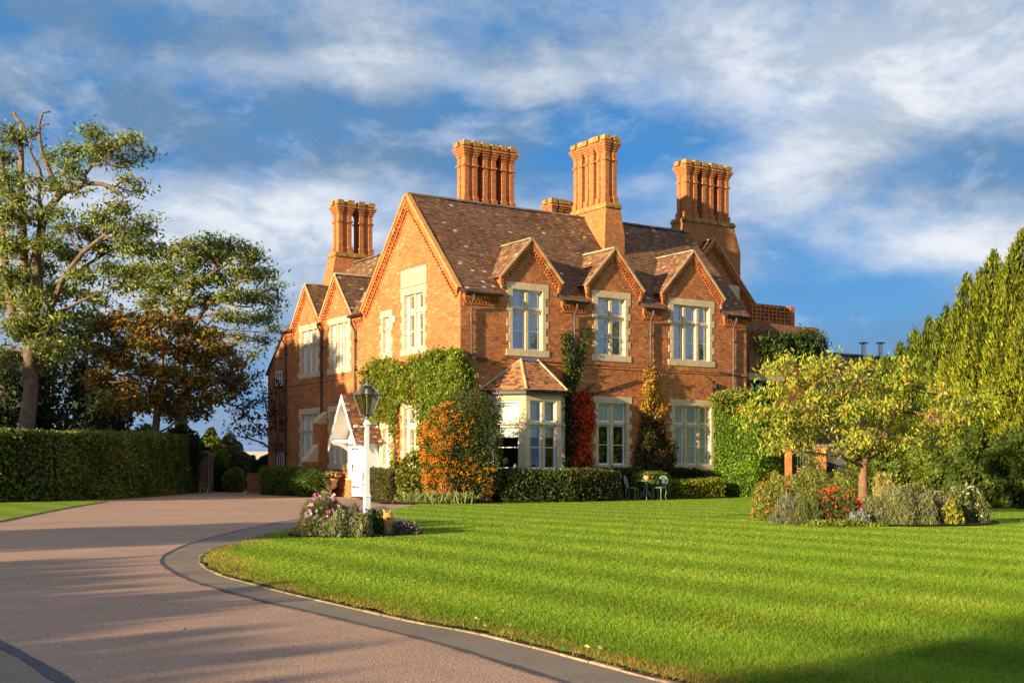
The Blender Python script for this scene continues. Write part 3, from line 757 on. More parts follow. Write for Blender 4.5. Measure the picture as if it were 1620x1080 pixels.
raking_gable(FT, GB[0], GB[1], 7.58, 1.15, house, back=2.4, warm=.0, step=.15)
raking_gable(FT, GA[0], GA[1], 7.58, 1.15, house, back=2.4, warm=.0, step=.15)
# the two rakes of the great gable
def great_rakes(F, c, h, z0, rise, parent, depth=.20, verge_col='verge'):
    for sg in (-1, 1):
        a0, zz0, a1, zz1 = c + sg * (h + .05), z0 - .05 * rise, c, z0 + h * rise
        dx, dz = a1 - a0, zz1 - zz0; l_ = math.hypot(dx, dz); nx, nz_2 = sg * abs(dz) / l_, abs(dx) / l_
        def Q(t, o, d): return F(a0 + dx * t + nx * o, zz0 + dz * t + nz_2 * o, d)
        vb = MB()
        for i in range(14):
            t0, t1 = i / 14 + .0008, (i + 1) / 14 - .0008
            vb.hexa([Q(t0, .0, -.02), Q(t1, .0, -.02), Q(t1, .0, depth + .02), Q(t0, .0, depth + .02), Q(t0, .09, -.02), Q(t1, .09, -.02), Q(t1, .09, depth + .02), Q(t0, .09, depth + .02)])
        vb.build('verge', M['verge_clay'], parent)
        bb = MB(); n = int(l_ / .24)
        for (o0, o1, dd) in ((-.14, -.003, depth - .02), (-.30, -.225, .055), (-.46, -.385, .025)):
            for i in range(n):
                t0, t1 = i / n + .001, (i + 1) / n - .001
                bb.hexa([Q(t0, o0, 0), Q(t1, o0, 0), Q(t1, o0, dd), Q(t0, o0, dd), Q(t0, o1, 0), Q(t1, o1, 0), Q(t1, o1, dd), Q(t0, o1, dd)], brick_col())
        nd_ = int(l_ / .17)
        for i in range(nd_):
            for (o0, o1, dd) in ((-.222, -.143, depth - .06), (-.382, -.303, .10)):
                t0 = i / nd_ + .01 / l_; t1 = t0 + .095 / l_
                bb.hexa([Q(t0, o0, 0), Q(t1, o0, 0), Q(t1, o0, dd), Q(t0, o0, dd), Q(t0, o1, 0), Q(t1, o1, 0), Q(t1, o1, dd), Q(t0, o1, dd)], brick_col())
        x = bb.build('dentil_course', M['brick'], parent); x['kind'] = 'stuff'
great_rakes(FT, RIDT, 3.8, EAVE, RISE, house, .15)
# eaves: corbels, gutter, downpipes on the long front
def eaves(F, a0, a1, parent, dp=True):
    bb = MB()
    for i in range(max(1, int((a1 - a0) / .24))):
        n = max(1, int((a1 - a0) / .24)); p, q = a0 + (a1 - a0) * i / n + .003, a0 + (a1 - a0) * (i + 1) / n - .003
        fbox(bb, F, p, q, 7.28, 7.36, .008, .10, brick_col()); fbox(bb, F, p, q, 7.365, 7.50, .008, .13, brick_col()); fbox(bb, F, p, q, 7.05, 7.11, .008, .04, brick_col())
    n = int((a1 - a0) / .13)
    for i in range(n):
        p = a0 + (a1 - a0) * (i + .2) / n
        fbox(bb, F, p, p + .065, 7.205, 7.275, .008, .085, brick_col()); fbox(bb, F, p + .06, p + .125, 7.118, 7.20, .008, .06, brick_col())
    x = bb.build('dentil_course', M['brick'], parent); x['kind'] = 'stuff'
    g = MB(); pts = []
    vs = []; K_ = 8
    for a in (a0 - .02, a1 + .02):
        for r_ in (.075, .06):
            for k in range(K_ + 1):
                an = math.pi + math.pi * k / K_; vs.append(F(a, 7.46 + r_ * math.sin(an), .26 + r_ * math.cos(an)))
    m_ = K_ + 1
    fs = [(k, k + 1, 2 * m_ + k + 1, 2 * m_ + k) for k in range(K_)] + [(m_ + k, m_ + k + 1, 3 * m_ + k + 1, 3 * m_ + k) for k in range(K_)]
    fs += [(k, k + 1, m_ + k + 1, m_ + k) for k in range(K_)] + [(2 * m_ + k, 2 * m_ + k + 1, 3 * m_ + k + 1, 3 * m_ + k) for k in range(K_)]
    g.add(vs, fs); fbox(g, F, a0, a1, 7.44, 7.50, .15, .20); g.build('gutter', M['iron'], parent)
eaves(FS, .12, D1[0] - D1[1] - .06, house); eaves(FS, D1[0] + D1[1] + .05, D2[0] - D2[1] - .03, house); eaves(FS, D2[0] + D2[1] + .05, D3[0] - D3[1] - .03, house); eaves(FS, D3[0] + D3[1] + .05, LEN - .02, house)
def downpipe(F, a, z1, parent, m='pipe_grey', m2='iron', off=.26, zs=4.9, r=.038, top=7.40):
    mb = MB(); mb.tube([F(a, top, off), F(a, top - .15, off), F(a, top - .45, .085), F(a, zs, .085)], r, 8)
    for z in (6.4, 5.2): mb.tube([F(a, z, .085), F(a, z + .10, .085)], r * 1.35, 8); fbox(mb, F, a - .09, a + .09, z + .02, z + .08, .0, .05)
    o = mb.build('downpipe', M[m], parent, smooth=False)
    mb = MB(); mb.tube([F(a, zs + .01, .085), F(a, z1, .085)], r, 8)
    for z in (3.4, 1.8): mb.tube([F(a, z, .085), F(a, z + .10, .085)], r * 1.35, 8); fbox(mb, F, a - .09, a + .09, z + .02, z + .08, .0, .05)
    mb.build('downpipe', M[m2], parent)
downpipe(FS, .42, .2, house); downpipe(FS, 4.98, .2, house); downpipe(FS, 8.68, .2, house, zs=4.0); downpipe(FS, 13.1, .2, house, m='pipe_grey', zs=.5)
downpipe(FT, 8.3, 4.0, house, m='iron', top=7.3, zs=5.4)
downpipe(FT, 11.62, .2, house, m='iron', top=7.5); downpipe(FT, 15.55, .2, house, m='iron', top=7.3)
eaves(FT, 7.75, 8.6, house); eaves(FT, 14.85, 15.72, house)
# cables, floodlight, bells
mb = MB()
def cable(pts, F=FS, r=.014): mb.tube([F(a, z, .03) for a, z in pts], r, 5)
cable([(1.55, 5.02), (1.9, 5.25), (2.4, 5.18), (5.2, 5.12), (8.6, 5.10), (13.0, 5.08)])
cable([(1.55, 5.02), (1.3, 4.9)])
cable([(11.6, 4.95), (11.95, 4.75), (12.0, 4.2), (12.05, 3.9), (13.0, 3.55)]); cable([(12.4, 5.05), (13.9, 5.0)]); cable([(13.2, 4.3), (13.85, 4.25)])
mb.build('cable', M['iron'], house)
def facade_tube(p0, p1, r, m='iron'):
    mb = MB(); mb.tube([FS(*p0, .05), FS(*p1, .05)], r, 6); return mb
a = facS(930, 626); b = facS(1008, 601.5); m_ = facade_tube(a, b, .028); a = facS(921, 621); b = facS(938, 606); m_.tube([FS(*a, .05), FS(*b, .05)], .05, 6); m_.build('pipe', M['iron'], house)  # slanting dark lines on the wall, read as bare stems, built as tubes
fl = MB(); a0, z0_ = facS(764, 569); fbox(fl, FS, a0 - .30, a0 + .16, z0_ - .04, z0_ + .06, .03, .13); fl.tube([FS(a0 - .2, z0_, .0), FS(a0 - .2, z0_, .08)], .03, 6); fl.build('bracket_light', M['iron'], house, bevel=.01)
fl = MB(); a0, z0_ = facS(1131, 611); fbox(fl, FS, a0 - .12, a0 + .08, z0_ - .10, z0_ + .10, .03, .18); fbox(fl, FS, a0 + .10, a0 + .16, z0_ - .02, z0_ + .12, .03, .10); fl.build('floodlight', M['iron'], house, bevel=.015)
al = MB(); t0, zt_ = facT(624.5, 505.5); fbox(al, FT, t0 - .12, t0 + .12, zt_ - .13, zt_ + .13, .01, .10); al.build('alarm_box', M['white'], house, bevel=.03)

# ------------------------------------------------------------------ bay window
bay = MB()
Z0b, ZE = .35, 3.98
bp = [(1.08, 0), (2.08, 1.1), (3.62, 1.1), (4.62, 0)]
fl = bay
fl.prism([(a, -d) for a, d in bp], 0, Z0b + .75, f=lambda a, b, h: (a, b, h))
fl.prism([(a, -d) for a, d in bp], 3.62, ZE - .12)
bayo = bay.build('bay_window', M['stone'], house, bevel=.02); bayo['label'] = 'canted stone bay with its own hipped tile roof'
def bay_face(p, q, lights, kind, nm):
    P0 = Vector((p[0], -p[1], 0)); P1 = Vector((q[0], -q[1], 0)); A = (P1 - P0).normalized(); Nn = Vector((A.y, -A.x, 0)); L_ = (P1 - P0).length
    F = frame(P0, A, Nn); return F, L_
def bay_window_face(F, L_, m0, m1, lights, kind):
    z0, z1 = 1.1, 3.62; mb = MB(); mw = .14; oa0, oa1 = m0, L_ - m1; lw = (oa1 - oa0 - mw * (lights - 1)) / lights
    fbox(mb, F, 0, oa0, z0, z1, -.22, -.001); fbox(mb, F, oa1, L_, z0, z1, -.22, -.001)
    zt = 2.72; xs = []
    for i in range(lights):
        x0 = oa0 + i * (lw + mw); xs.append((x0, x0 + lw))
        if i: fbox(mb, F, x0 - mw, x0, z0, z1, -.2, -.03)
        fbox(mb, F, x0, x0 + lw, zt, zt + .13, -.2, -.02)
    fbox(mb, F, oa0, oa1, z0 - .02, z0 + .06, -.22, .03); fbox(mb, F, oa0 - .1, oa1 + .1, zt + .02, zt + .09, .0, .03)
    win = mb.build('stonework', M['stone'], bayo, bevel=.02)
    for x0, x1 in xs:
        for (p, q, low) in ((z0 + .06, zt, 1), (zt + .13, z1, 0)):
            s = MB(); w_ = .05
            fbox(s, F, x0, x1, p, p + w_ * 1.3, -.17, -.09); fbox(s, F, x0, x1, q - w_, q, -.17, -.09); fbox(s, F, x0, x0 + w_, p + w_ * 1.3, q - w_, -.17, -.09); fbox(s, F, x1 - w_, x1, p + w_ * 1.3, q - w_, -.17, -.09)
            if low: zm = (p + q) / 2; fbox(s, F, x0 + w_, x1 - w_, zm - .015, zm + .015, -.16, -.10)
            s.build('sash', M['sash'], bayo)
            g = MB(); g.add([F(x0 + .03, p + .03, -.13), F(x1 - .03, p + .03, -.13), F(x1 - .03, q - .03, -.13), F(x0 + .03, q - .03, -.13)], [(0, 1, 2, 3)]); g.build('pane', M['glass_low'], bayo)
            b = MB()
            if low: fbox(b, F, x0 - .02, x1 + .02, q - .42, q + .02, -.26, -.25)
            else: fbox(b, F, x0 - .02, x1 + .02, p, q, -.26, -.25)
            b.build('blind', M['blind'], bayo)
for p, q, l, m0, m1 in ((bp[0], bp[1], 1, .30, .26), (bp[1], bp[2], 2, .20, .20), (bp[2], bp[3], 1, .26, .30)):
    F, L_ = bay_face(p, q, l, 0, 0); bay_window_face(F, L_, m0, m1, l, 'blind')
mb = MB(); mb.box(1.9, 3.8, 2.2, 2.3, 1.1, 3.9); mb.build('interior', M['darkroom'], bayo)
mb = MB(); mb.lathe([(.05, 0), (.06, .2), (.04, .25)], 10, (2.1, -.35, 1.12)); mb.build('vase', M['white'], bayo)
mb = MB(); mb.lathe([(.0, 0), (.14, .05), (.17, .15), (.05, .28)], 8, (1.75, -.3, 1.3)); mb.build('pot_plant', mat('pot_plant', (.03, .04, .02)), bayo)
# eaves band + hipped roof of the bay
mb = MB(); e = .16; ep = [(1.08 - .22, -.0), (2.08 - .10, -1.1 - e), (3.62 + .10, -1.1 - e), (4.62 + .22, -.0)]
mb.prism(ep, ZE - .14, ZE - .02); mb.build('gutter', M['iron'], bayo)
top = [(2.59, -.02), (3.35, -.02)]; ZT = 5.15
ep = [(a, b, ZE) for a, b in ((.80, 0), (1.95, -1.1 - .24), (3.75, -1.1 - .24), (4.9, 0))]
def tri_roof(p0, p1, q0, q1, nm):
    p0, p1, q0, q1 = map(Vector, (p0, p1, q0, q1)); A = (p1 - p0).normalized(); Ln = (p1 - p0).length
    m_ = q0 - p0; up_ = (m_ - A * m_.dot(A)); H = up_.length; upn = up_.normalized(); qa0, qa1 = (q0 - p0).dot(A), (q1 - p0).dot(A)
    tiled(nm, p0, A, upn, lambda v: (qa0 * v / H, Ln + (qa1 - Ln) * v / H), H, bayo, warm=.75, pale=lambda a, v: .006, moss=lambda a, v: .02, gauge=.11)
T0, T1 = (2.59, -.02, ZT), (3.35, -.02, ZT)
tri_roof(ep[0], ep[1], T0, T0, 'bay_roof'); tri_roof(ep[1], ep[2], T0, T1, 'bay_roof'); tri_roof(ep[2], ep[3], T1, T1, 'bay_roof')
for p, q in ((ep[0], T0), (ep[1], T0), (ep[2], T1), (ep[3], T1)): ridge_tiles([Vector(p) + Vector((0, 0, .05)), Vector(q) + Vector((0, 0, .06))], bayo, r=.055, seg=.25, name='hip_tile', col=(.52, .38, .2))
mb = MB(); mb.add([(2.5, -.012, ZT + .03), (3.44, -.012, ZT + .03), (3.44, -.012, ZT + .14), (2.5, -.012, ZT + .14), (2.5, -.15, ZT - .02), (3.44, -.15, ZT - .02)], [(0, 1, 2, 3), (4, 5, 1, 0)]); mb.build('flashing', M['lead'], bayo)

# ------------------------------------------------------------------ chimneys
def flue(x, y, z0, z1, parent, w=.60, lich=True):
    mb = MB(); h = w / 2; c = .205; r = h - .05
    def corner_ring(z0_, z1_, g=0.0):
        for sx in (-1, 1):
            for sy in (-1, 1):
                a, b = sorted((sx * (h + g), sx * (h - c))); e, f = sorted((sy * (h + g), sy * (h - c)))
                mb.box(a, b, e, f, z0_, z1_)
    zs = z1 - z0
    mb.box(-r, r, -r, r, 0, zs - .05)                              # recessed core
    corner_ring(0.0, .28, .05); corner_ring(.28, zs - 1.02); corner_ring(zs - 1.02, zs - .95, .05)
    corner_ring(zs - .95, zs - .62, 0.0)
    for i, g in enumerate((.03, .07, .11, .15)):
        corner_ring(zs - .62 + i * .09, zs - .53 + i * .09, g); q = r + .02 + g; mb.box(-q, q, -q, q, zs - .62 + i * .09 + .001, zs - .535 + i * .09)
    o = mb.build('flue', M['brickwork'], parent); o.location = (x, y, z0)
    cb = MB(); g = .10
    for sx in (-1, 1):
        for sy in (-1, 1):
            a, b = sorted((sx * (h + g), sx * (h - c - .02))); e, f = sorted((sy * (h + g), sy * (h - c - .02))); cb.box(a, b, e, f, zs - .20, zs + random.uniform(-.02, .02))
    q = r + .04; cb.box(-q, q, -q, q, zs - .255, zs - .10)
    cb.build('flue_crown', M['lichen'], o)
    return o
def stack(s0, s1, t0, t1, zb, zc, flues, ztop, base_out=(0, 0, 0, 0), w=.60, label=None, par=None):
    """base tapers from wider foot to the cap; flues = list of (s,t)"""
    mb = MB(); a, b, c, d = base_out; zm = zc - 1.25
    mb.hexa([(s0 - a, t0 - c, zb), (s1 + b, t0 - c, zb), (s1 + b, t1 + d, zb), (s0 - a, t1 + d, zb), (s0 - a, t0 - c, zm), (s1 + b, t0 - c, zm), (s1 + b, t1 + d, zm), (s0 - a, t1 + d, zm)])
    mb.hexa([(s0 - a, t0 - c, zm), (s1 + b, t0 - c, zm), (s1 + b, t1 + d, zm), (s0 - a, t1 + d, zm), (s0, t0, zc - .15), (s1, t0, zc - .15), (s1, t1, zc - .15), (s0, t1, zc - .15)])
    o = mb.build('chimney_stack', M['brickwork'], par or house)
    if label: o['label'] = label
    cb = MB(); g = .06; cb.box(s0 - g, s1 + g, t0 - g, t1 + g, zc - .15, zc - .02); cb.box(s0 - .01, s1 + .01, t0 - .01, t1 + .01, zc - .02, zc + .06)
    cb.build('cap', M['lichen'], o, bevel=.015)
    for (s, t) in flues: flue(s, t, zc + .05, ztop, o, w)
    return o
stack(3.18, 5.85, 5.05, 5.95, 8.5, 11.9, [(3.62, 5.5), (4.52, 5.5), (5.42, 5.5)], 14.5, label='three flue stack behind the main ridge')
stack(8.30, 9.05, 2.3, 4.75, 8.8, 12.0, [(8.68, 2.75), (8.68, 3.55), (8.68, 4.35)], 14.85, (.15, .12, .12, .15), label='three flue stack astride the main ridge')
stack(14.75, 17.7, 4.75, 5.75, 7.5, 12.55, [(15.25, 5.25), (16.25, 5.25), (17.2, 5.25)], 15.25, (.1, .4, 0, .2), w=.66, label='three flue stack above the rear right gable')
stack(2.05, 4.2, 14.7, 15.5, 7.5, 11.2, [(2.58, 15.1), (3.66, 15.1)], 13.7, (.25, .1, .1, .1), w=.66, label='two flue stack of the wing')
stack(9.4, 10.9, 7.7, 8.5, 8.5, 10.9, [(9.78, 8.1), (10.55, 8.1)], 13.35, w=.56, label='pair of flues just showing behind the ridge')

# ------------------------------------------------------------------ rear right gable, flat roofed annex
FG = frame((0, 4.2, 0), (1, 0, 0), (0, -1, 0))
gc, gh, gz = 15.85, 2.75, 8.55
brick_wall('wall', FG, lambda z: (gc - gh, gc + gh) if z < gz else gab(z, 0, gc, gh, gz, 1.08), 5.0, gz + gh * 1.08, [], house)['label'] = 'rear right gable under the three flue stack'
raking_gable(FG, gc, gh, gz, 1.08, house, back=5.0, dent=True, depth=.15, dcol='verge_clay')
gr = None and great_rakes(frame((0, 4.2, 0), (1, 0, 0), (0, -1, 0)), gc, gh - .25, gz + .0, 1.08, house, .10)
mb = MB(); p = facS(1160, 452, 4.2); mb.box(p[0] - .35, p[0] + .3, 4.1, 4.19, p[1] - .9, p[1] + .0); mb.build('vent_stone', M['stone'], house)
mb = MB(); mb.box(13.95, 18.6, 4.25, 10, 0, 8.5); mb.build('wall', M['brickwork'], house)
FA = frame((0, .35, 0), (1, 0, 0), (0, -1, 0))
aS1 = facS(1290.5, 520, .35)[0]; AZ = 7.35
ax0, ax1 = facS(1196, 600, .35)[0], facS(1212, 600, .35)[0]
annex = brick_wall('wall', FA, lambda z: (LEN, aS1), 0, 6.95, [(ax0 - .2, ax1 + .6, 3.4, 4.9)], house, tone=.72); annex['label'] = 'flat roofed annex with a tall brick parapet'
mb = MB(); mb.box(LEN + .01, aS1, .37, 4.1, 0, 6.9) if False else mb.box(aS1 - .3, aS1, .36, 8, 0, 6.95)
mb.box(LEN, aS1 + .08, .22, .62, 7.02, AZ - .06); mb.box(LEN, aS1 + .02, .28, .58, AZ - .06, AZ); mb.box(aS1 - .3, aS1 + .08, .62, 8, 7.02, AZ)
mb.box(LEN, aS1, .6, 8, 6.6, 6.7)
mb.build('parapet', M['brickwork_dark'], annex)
bb = MB()
for i in range(int((aS1 - LEN) / .16)):
    a = LEN + .03 + i * .16; fbox(bb, FA, a, a + .08, 6.86, 6.94, .0, .10, brick_col()); 
    fbox(bb, FA, a + .08, a + .155, 6.75, 6.83, .0, .07, brick_col())
fbox(bb, FA, LEN, aS1, 6.95, 7.02, 0, .12, (.3, .12, .06)); fbox(bb, FA, LEN, aS1, 6.66, 6.72, 0, .05, (.3, .12, .06))
x = bb.build('dentil_course', M['brick'], annex); x['kind'] = 'stuff'
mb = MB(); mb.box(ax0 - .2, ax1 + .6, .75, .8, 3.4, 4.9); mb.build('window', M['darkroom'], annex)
mb = MB(); mb.box(ax0 + .05, ax0 + .45, .40, .47, 3.4, 4.8); mb.build('window_shutter', M['blue'], annex)
mb = MB(); mb.box(ax0 - .5, ax1 + .9, .25, .35, 4.92, 5.2); mb.build('lintel', M['stone'], annex)
mb = MB()
for pts in ([(14.3, 3.2), (14.35, 6.2), (14.6, 6.45), (15.3, 6.4)], [(15.0, 3.9), (15.05, 5.6), (15.35, 5.9), (16.2, 5.85)], [(14.5, 3.2), (14.9, 4.7), (15.05, 5.2)]): mb.tube([FA(a, z, .07) for a, z in pts], .03, 6)
mb.build('pipe', M['pipe_grey'], annex)
mb = MB(); mb.box(15.0, 15.15, .2, .33, 4.4, 4.65); mb.build('wall_lamp', M['iron'], annex)
mb = MB(); mb.tube([FS(12.3, 5.15, .05), FS(13.1, 5.08, .35), FS(15.6, 5.02, 1.1)], .012, 5); mb.tube([FS(12.4, 5.16, .05), FS(12.9, 5.1, .25)], .02, 5); mb.build('wire', M['pipe_grey'], annex)
# latticed screen wall above the annex
p0 = facS(1184, 500, 3.0); p1 = facS(1247, 500, 3.0); zA = facS(1184, 497, 3.0)[1]; zB = facS(1247, 487, 3.0)[1]
sc = MB(); F3 = frame((0, 3.0, 0), (1, 0, 0), (0, -1, 0)); L3 = p1[0] - p0[0]
z_ = 7.0; r = 0
while z_ < zB - .02:
    zt_ = zA + (zB - zA)
    n = int(L3 / .24)
    for i in range(n):
        a = p0[0] + i * L3 / n
        if r % 2 == 0 or z_ < 7.8: fbox(sc, F3, a, a + L3 / n - .004, z_, z_ + .07, 0, .22, brick_col())
        else: fbox(sc, F3, a, a + .10, z_, z_ + .07, 0, .22, brick_col())
    z_ += .075 if (r % 2 == 0) else .09; r += 1
fbox(sc, F3, p1[0] - .12, p1[0] + .15, 7, zB + .03, -.02, .26, (.42, .15, .06))
x = sc.build('lattice_parapet', M['brick'], house); x['label'] = 'pierced brick parapet above the annex'
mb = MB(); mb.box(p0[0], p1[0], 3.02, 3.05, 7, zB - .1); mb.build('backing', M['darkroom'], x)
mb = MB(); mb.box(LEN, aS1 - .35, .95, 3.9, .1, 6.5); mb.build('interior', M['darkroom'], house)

# ------------------------------------------------------------------ buttress and porch
mb = MB(); FTb = FT; bt = 11.45
fbox(mb, FT, bt - .24, bt + .24, 0, 1.45, .0, .95); fbox(mb, FT, bt - .24, bt + .24, 1.45, 3.1, .0, .42)
bu = mb.build('buttress', M['brickwork'], house)
mb = MB()
mb.hexa([FT(bt - .27, 1.45, .40), FT(bt + .27, 1.45, .40), FT(bt + .27, 1.45, 1.0), FT(bt - .27, 1.45, 1.0), FT(bt - .27, 2.25, .40), FT(bt + .27, 2.25, .40), FT(bt + .27, 1.55, 1.0), FT(bt - .27, 1.55, 1.0)])
mb.build('weathering_stone', M['stone'], bu, bevel=.01); mb = MB()
mb.hexa([FT(bt - .27, 3.1, .0), FT(bt + .27, 3.1, .0), FT(bt + .27, 3.1, .47), FT(bt - .27, 3.1, .47), FT(bt - .27, 3.65, .0), FT(bt + .27, 3.65, .0), FT(bt + .27, 3.2, .47), FT(bt - .27, 3.2, .47)])
mb.build('weathering_stone', M['stone'], bu, bevel=.01)
# porch
pc, ph_, pz, pr, pd = 7.15, 1.16, 2.3, 1.58, 1.2
po = MB()
fbox(po, FT, pc - .95, pc + .95, .75, 2.35, .0, .47); fbox(po, FT, pc - .95, pc + .95, 2.35, 2.45, 0, .50)
fbox(po, FT, pc + .60, pc + .95, .75, 2.3, .47, .50)
porch = po.build('porch', M['white'], house, bevel=.01); porch['label'] = 'white timber gabled porch with tiled roof'
mb = MB(); fbox(mb, FT, pc + .58, pc + .98, 0, .72, .0, .55); fbox(mb, FT, pc - .98, pc - .6, 0, .72, 0, .55); mb.build('plinth', M['brickwork'], porch)
mb = MB(); fbox(mb, FT, pc + .56, pc + 1.0, .72, .80, .0, .58); fbox(mb, FT, pc - 1.0, pc - .56, .72, .80, 0, .58); mb.build('plinth_stone', M['stone'], porch)
mb = MB()
for i in range(5):
    a = pc - .56 + i * .224; fbox(mb, FT, a + .004, a + .22, .06, 2.28, .47, .52)
door = mb.build('door', M['white'], porch)
mb = MB()
for z in (.42, 1.95): fbox(mb, FT, pc - .1, pc + .5, z, z + .05, .521, .535); fbox(mb, FT, pc + .38, pc + .43, z - .05, z + .1, .521, .535)
mb.build('hinge', M['iron'], door)
mb = MB(); fbox(mb, FT, pc + .40, pc + .47, 1.05, 1.35, .521, .54); mb.tube([FT(pc + .435, 1.28, .54), FT(pc + .435, 1.28, .58)], .035, 8); mb.build('handle', M['iron'], door)
mb = MB()                                    # side window of the porch in the front board
fbox(mb, FT, pc + .68, pc + .70, 1.1, 2.0, .501, .51); fbox(mb, FT, pc + .84, pc + .86, 1.1, 2.0, .501, .51); fbox(mb, FT, pc + .70, pc + .84, 1.1, 1.13, .501, .51); fbox(mb, FT, pc + .70, pc + .84, 1.98, 2.0, .501, .51)
mb.build('side_panel', M['blind'], porch)
for sg in (-1, 1):
    foot = FT(pc + sg * (ph_ + .08), pz - .1, pd + .05); apex = FT(pc, pz + ph_ * pr + .02, pd + .05)
    Up_ = apex - foot; tiled('porch_roof', foot, (1, 0, 0), Up_, lambda v: (0, pd + .05), Up_.length, porch, warm=.25, pale=lambda a, v: .08, moss=lambda a, v: .05)
    # bargeboard with a wavy lower edge
    n = 14; vs = []
    mb = MB()
    for i in range(n):
        t0, t1 = i / n, (i + 1) / n
        def Q(t, o): return (pc + sg * ((ph_ + .08) * (1 - t)) + sg * 0 * o, pz - .1 + (ph_ * pr + .12) * t - o)
        w0, w1 = .26 + .05 * math.cos(t0 * 4 * math.pi), .26 + .05 * math.cos(t1 * 4 * math.pi)
        p_ = [Q(t0, 0), Q(t1, 0), Q(t1, w1), Q(t0, w0)]
        mb.hexa([FT(*p_[0], pd), FT(*p_[1], pd), FT(*p_[2], pd), FT(*p_[3], pd), FT(*p_[0], pd + .05), FT(*p_[1], pd + .05), FT(*p_[2], pd + .05), FT(*p_[3], pd + .05)])
    mb.build('bargeboard', M['white'], porch)
    # soffit boards
    mb = MB(); q0 = FT(pc + sg * ph_, pz - .08, pd); q1 = FT(pc, pz + ph_ * pr - .06, pd); r0 = FT(pc + sg * ph_, pz - .08, 0); r1 = FT(pc, pz + ph_ * pr - .06, 0)
    mb.add([q0, q1, r1, r0], [(0, 1, 2, 3)]); mb.build('soffit', M['white'], porch)
    # curved bracket
    mb = MB(); pts = []
    for i in range(9):
        an = math.pi / 2 * i / 8; pts.append((.08 + (pd - .12) * (1 - math.cos(an)), 1.05 + 1.1 * math.sin(an)))
    for (d0, z0), (d1, z1) in zip(pts[:-1], pts[1:]):
        a = pc + sg * (ph_ - .12); z1t, z0t = min(2.2, z1 + .2), min(2.2, z0 + .2)
        mb.hexa([FT(a - .04, z0 - .0, d0), FT(a + .04, z0, d0), FT(a + .04, z1, d1), FT(a - .04, z1, d1), FT(a - .04, z0t, max(0, d0 - .07)), FT(a + .04, z0t, max(0, d0 - .07)), FT(a + .04, z1t, max(0, d1 - .07)), FT(a - .04, z1t, max(0, d1 - .07))])
    fbox(mb, FT, pc + sg * (ph_ - .12) - .05, pc + sg * (ph_ - .12) + .05, .9, 2.25, 0, .09); fbox(mb, FT, pc + sg * (ph_ - .12) - .05, pc + sg * (ph_ - .12) + .05, 2.2, 2.32, 0, pd)
    mb.build('bracket', M['white'], porch)
mb = MB(); mb.prism([(pc - .95, 2.4), (pc + .95, 2.4), (pc, 2.4 + .95 * pr)], .0, .02, f=lambda a, z, h: tuple(FT(a, z, .45 + h))); mb.prism([(pc - ph_, 2.24), (pc + ph_, 2.24), (pc + ph_, 2.32), (pc - ph_, 2.32)], pd - .06, pd - .01, f=lambda a, z, h: tuple(FT(a, z, h)))
mb.build('gable_board', M['white'], porch)
# ------------------------------------------------------------------ foliage
def unit(a): return a / (np.linalg.norm(a, axis=1, keepdims=True) + 1e-9)
def leafs(P, size, asp=.5, mode='random', bend=.25, rng=RNG, sv=.35, axis=None):
    n = len(P)
    d = rng.normal(size=(n, 3))
    if mode == 'flat': d[:, 2] *= .35
    if mode == 'droop': d[:, 2] = -np.abs(d[:, 2]) * .9 - .8
    if mode == 'up': d[:, 2] = np.abs(d[:, 2]) + 1.2
    if axis is not None: d = d * .6 + axis
    d = unit(d); u = rng.normal(size=(n, 3)); 
    if mode == 'flat': u[:, 2] *= .3
    w = unit(np.cross(d, u)); nn = np.cross(d, w)
    s = (size * (1 + sv * rng.normal(size=(n, 1)))).clip(size * .4, size * 2)
    b = P - d * s * .5; t = P + d * s * .5; m = P + nn * s * bend * .3
    return np.stack([b, m + w * s * asp * .5, t, m - w * s * asp * .5], axis=1)
def palette(n, cols, rng=RNG, var=.18, patch=None):
    """cols: [(rgb, weight)]; per leaf variation"""
    p = np.array([c[1] for c in cols], float); p /= p.sum(); idx = rng.choice(len(cols), n, p=p)
    c = np.array([c[0] for c in cols])[idx]
    return (c * (1 + var * rng.normal(size=(n, 1)))).clip(.004, .9)
def clumps(centers, per, sig, rng=RNG, flat=1.0):
    n = len(centers); c = np.repeat(centers, per, axis=0)
    g = rng.normal(size=(n * per, 3)) * sig; g[:, 2] *= flat
    return c + g
def in_lobe(c, r, n, rng=RNG, inner=.45):
    v = unit(rng.normal(size=(n, 3))); k = inner + (1 - inner) * rng.random((n, 1)) ** .6
    return np.array(c) + v * np.array(r) * k
def leaf_obj(name, parts, m, parent=None, origin=(0, 0, 0)):
    V_ = np.concatenate([p[0] for p in parts]); C_ = np.concatenate([p[1] for p in parts])
    if parent is not None: V_ = V_ - np.array(origin)
    return link(name, np_mesh(name, V_, 4, C_.astype(np.float32)), m, parent)
def wob(a, b, k, amp, n=6):
    a, b = Vector(a), Vector(b); out = []
    L_ = (b - a).length
    for i in range(n + 1):
        t = i / n; p = a.lerp(b, t)
        if 0 < i < n: p += Vector((random.gauss(0, 1), random.gauss(0, 1), random.gauss(0, 1))) * amp * L_
        out.append(p)
    return out

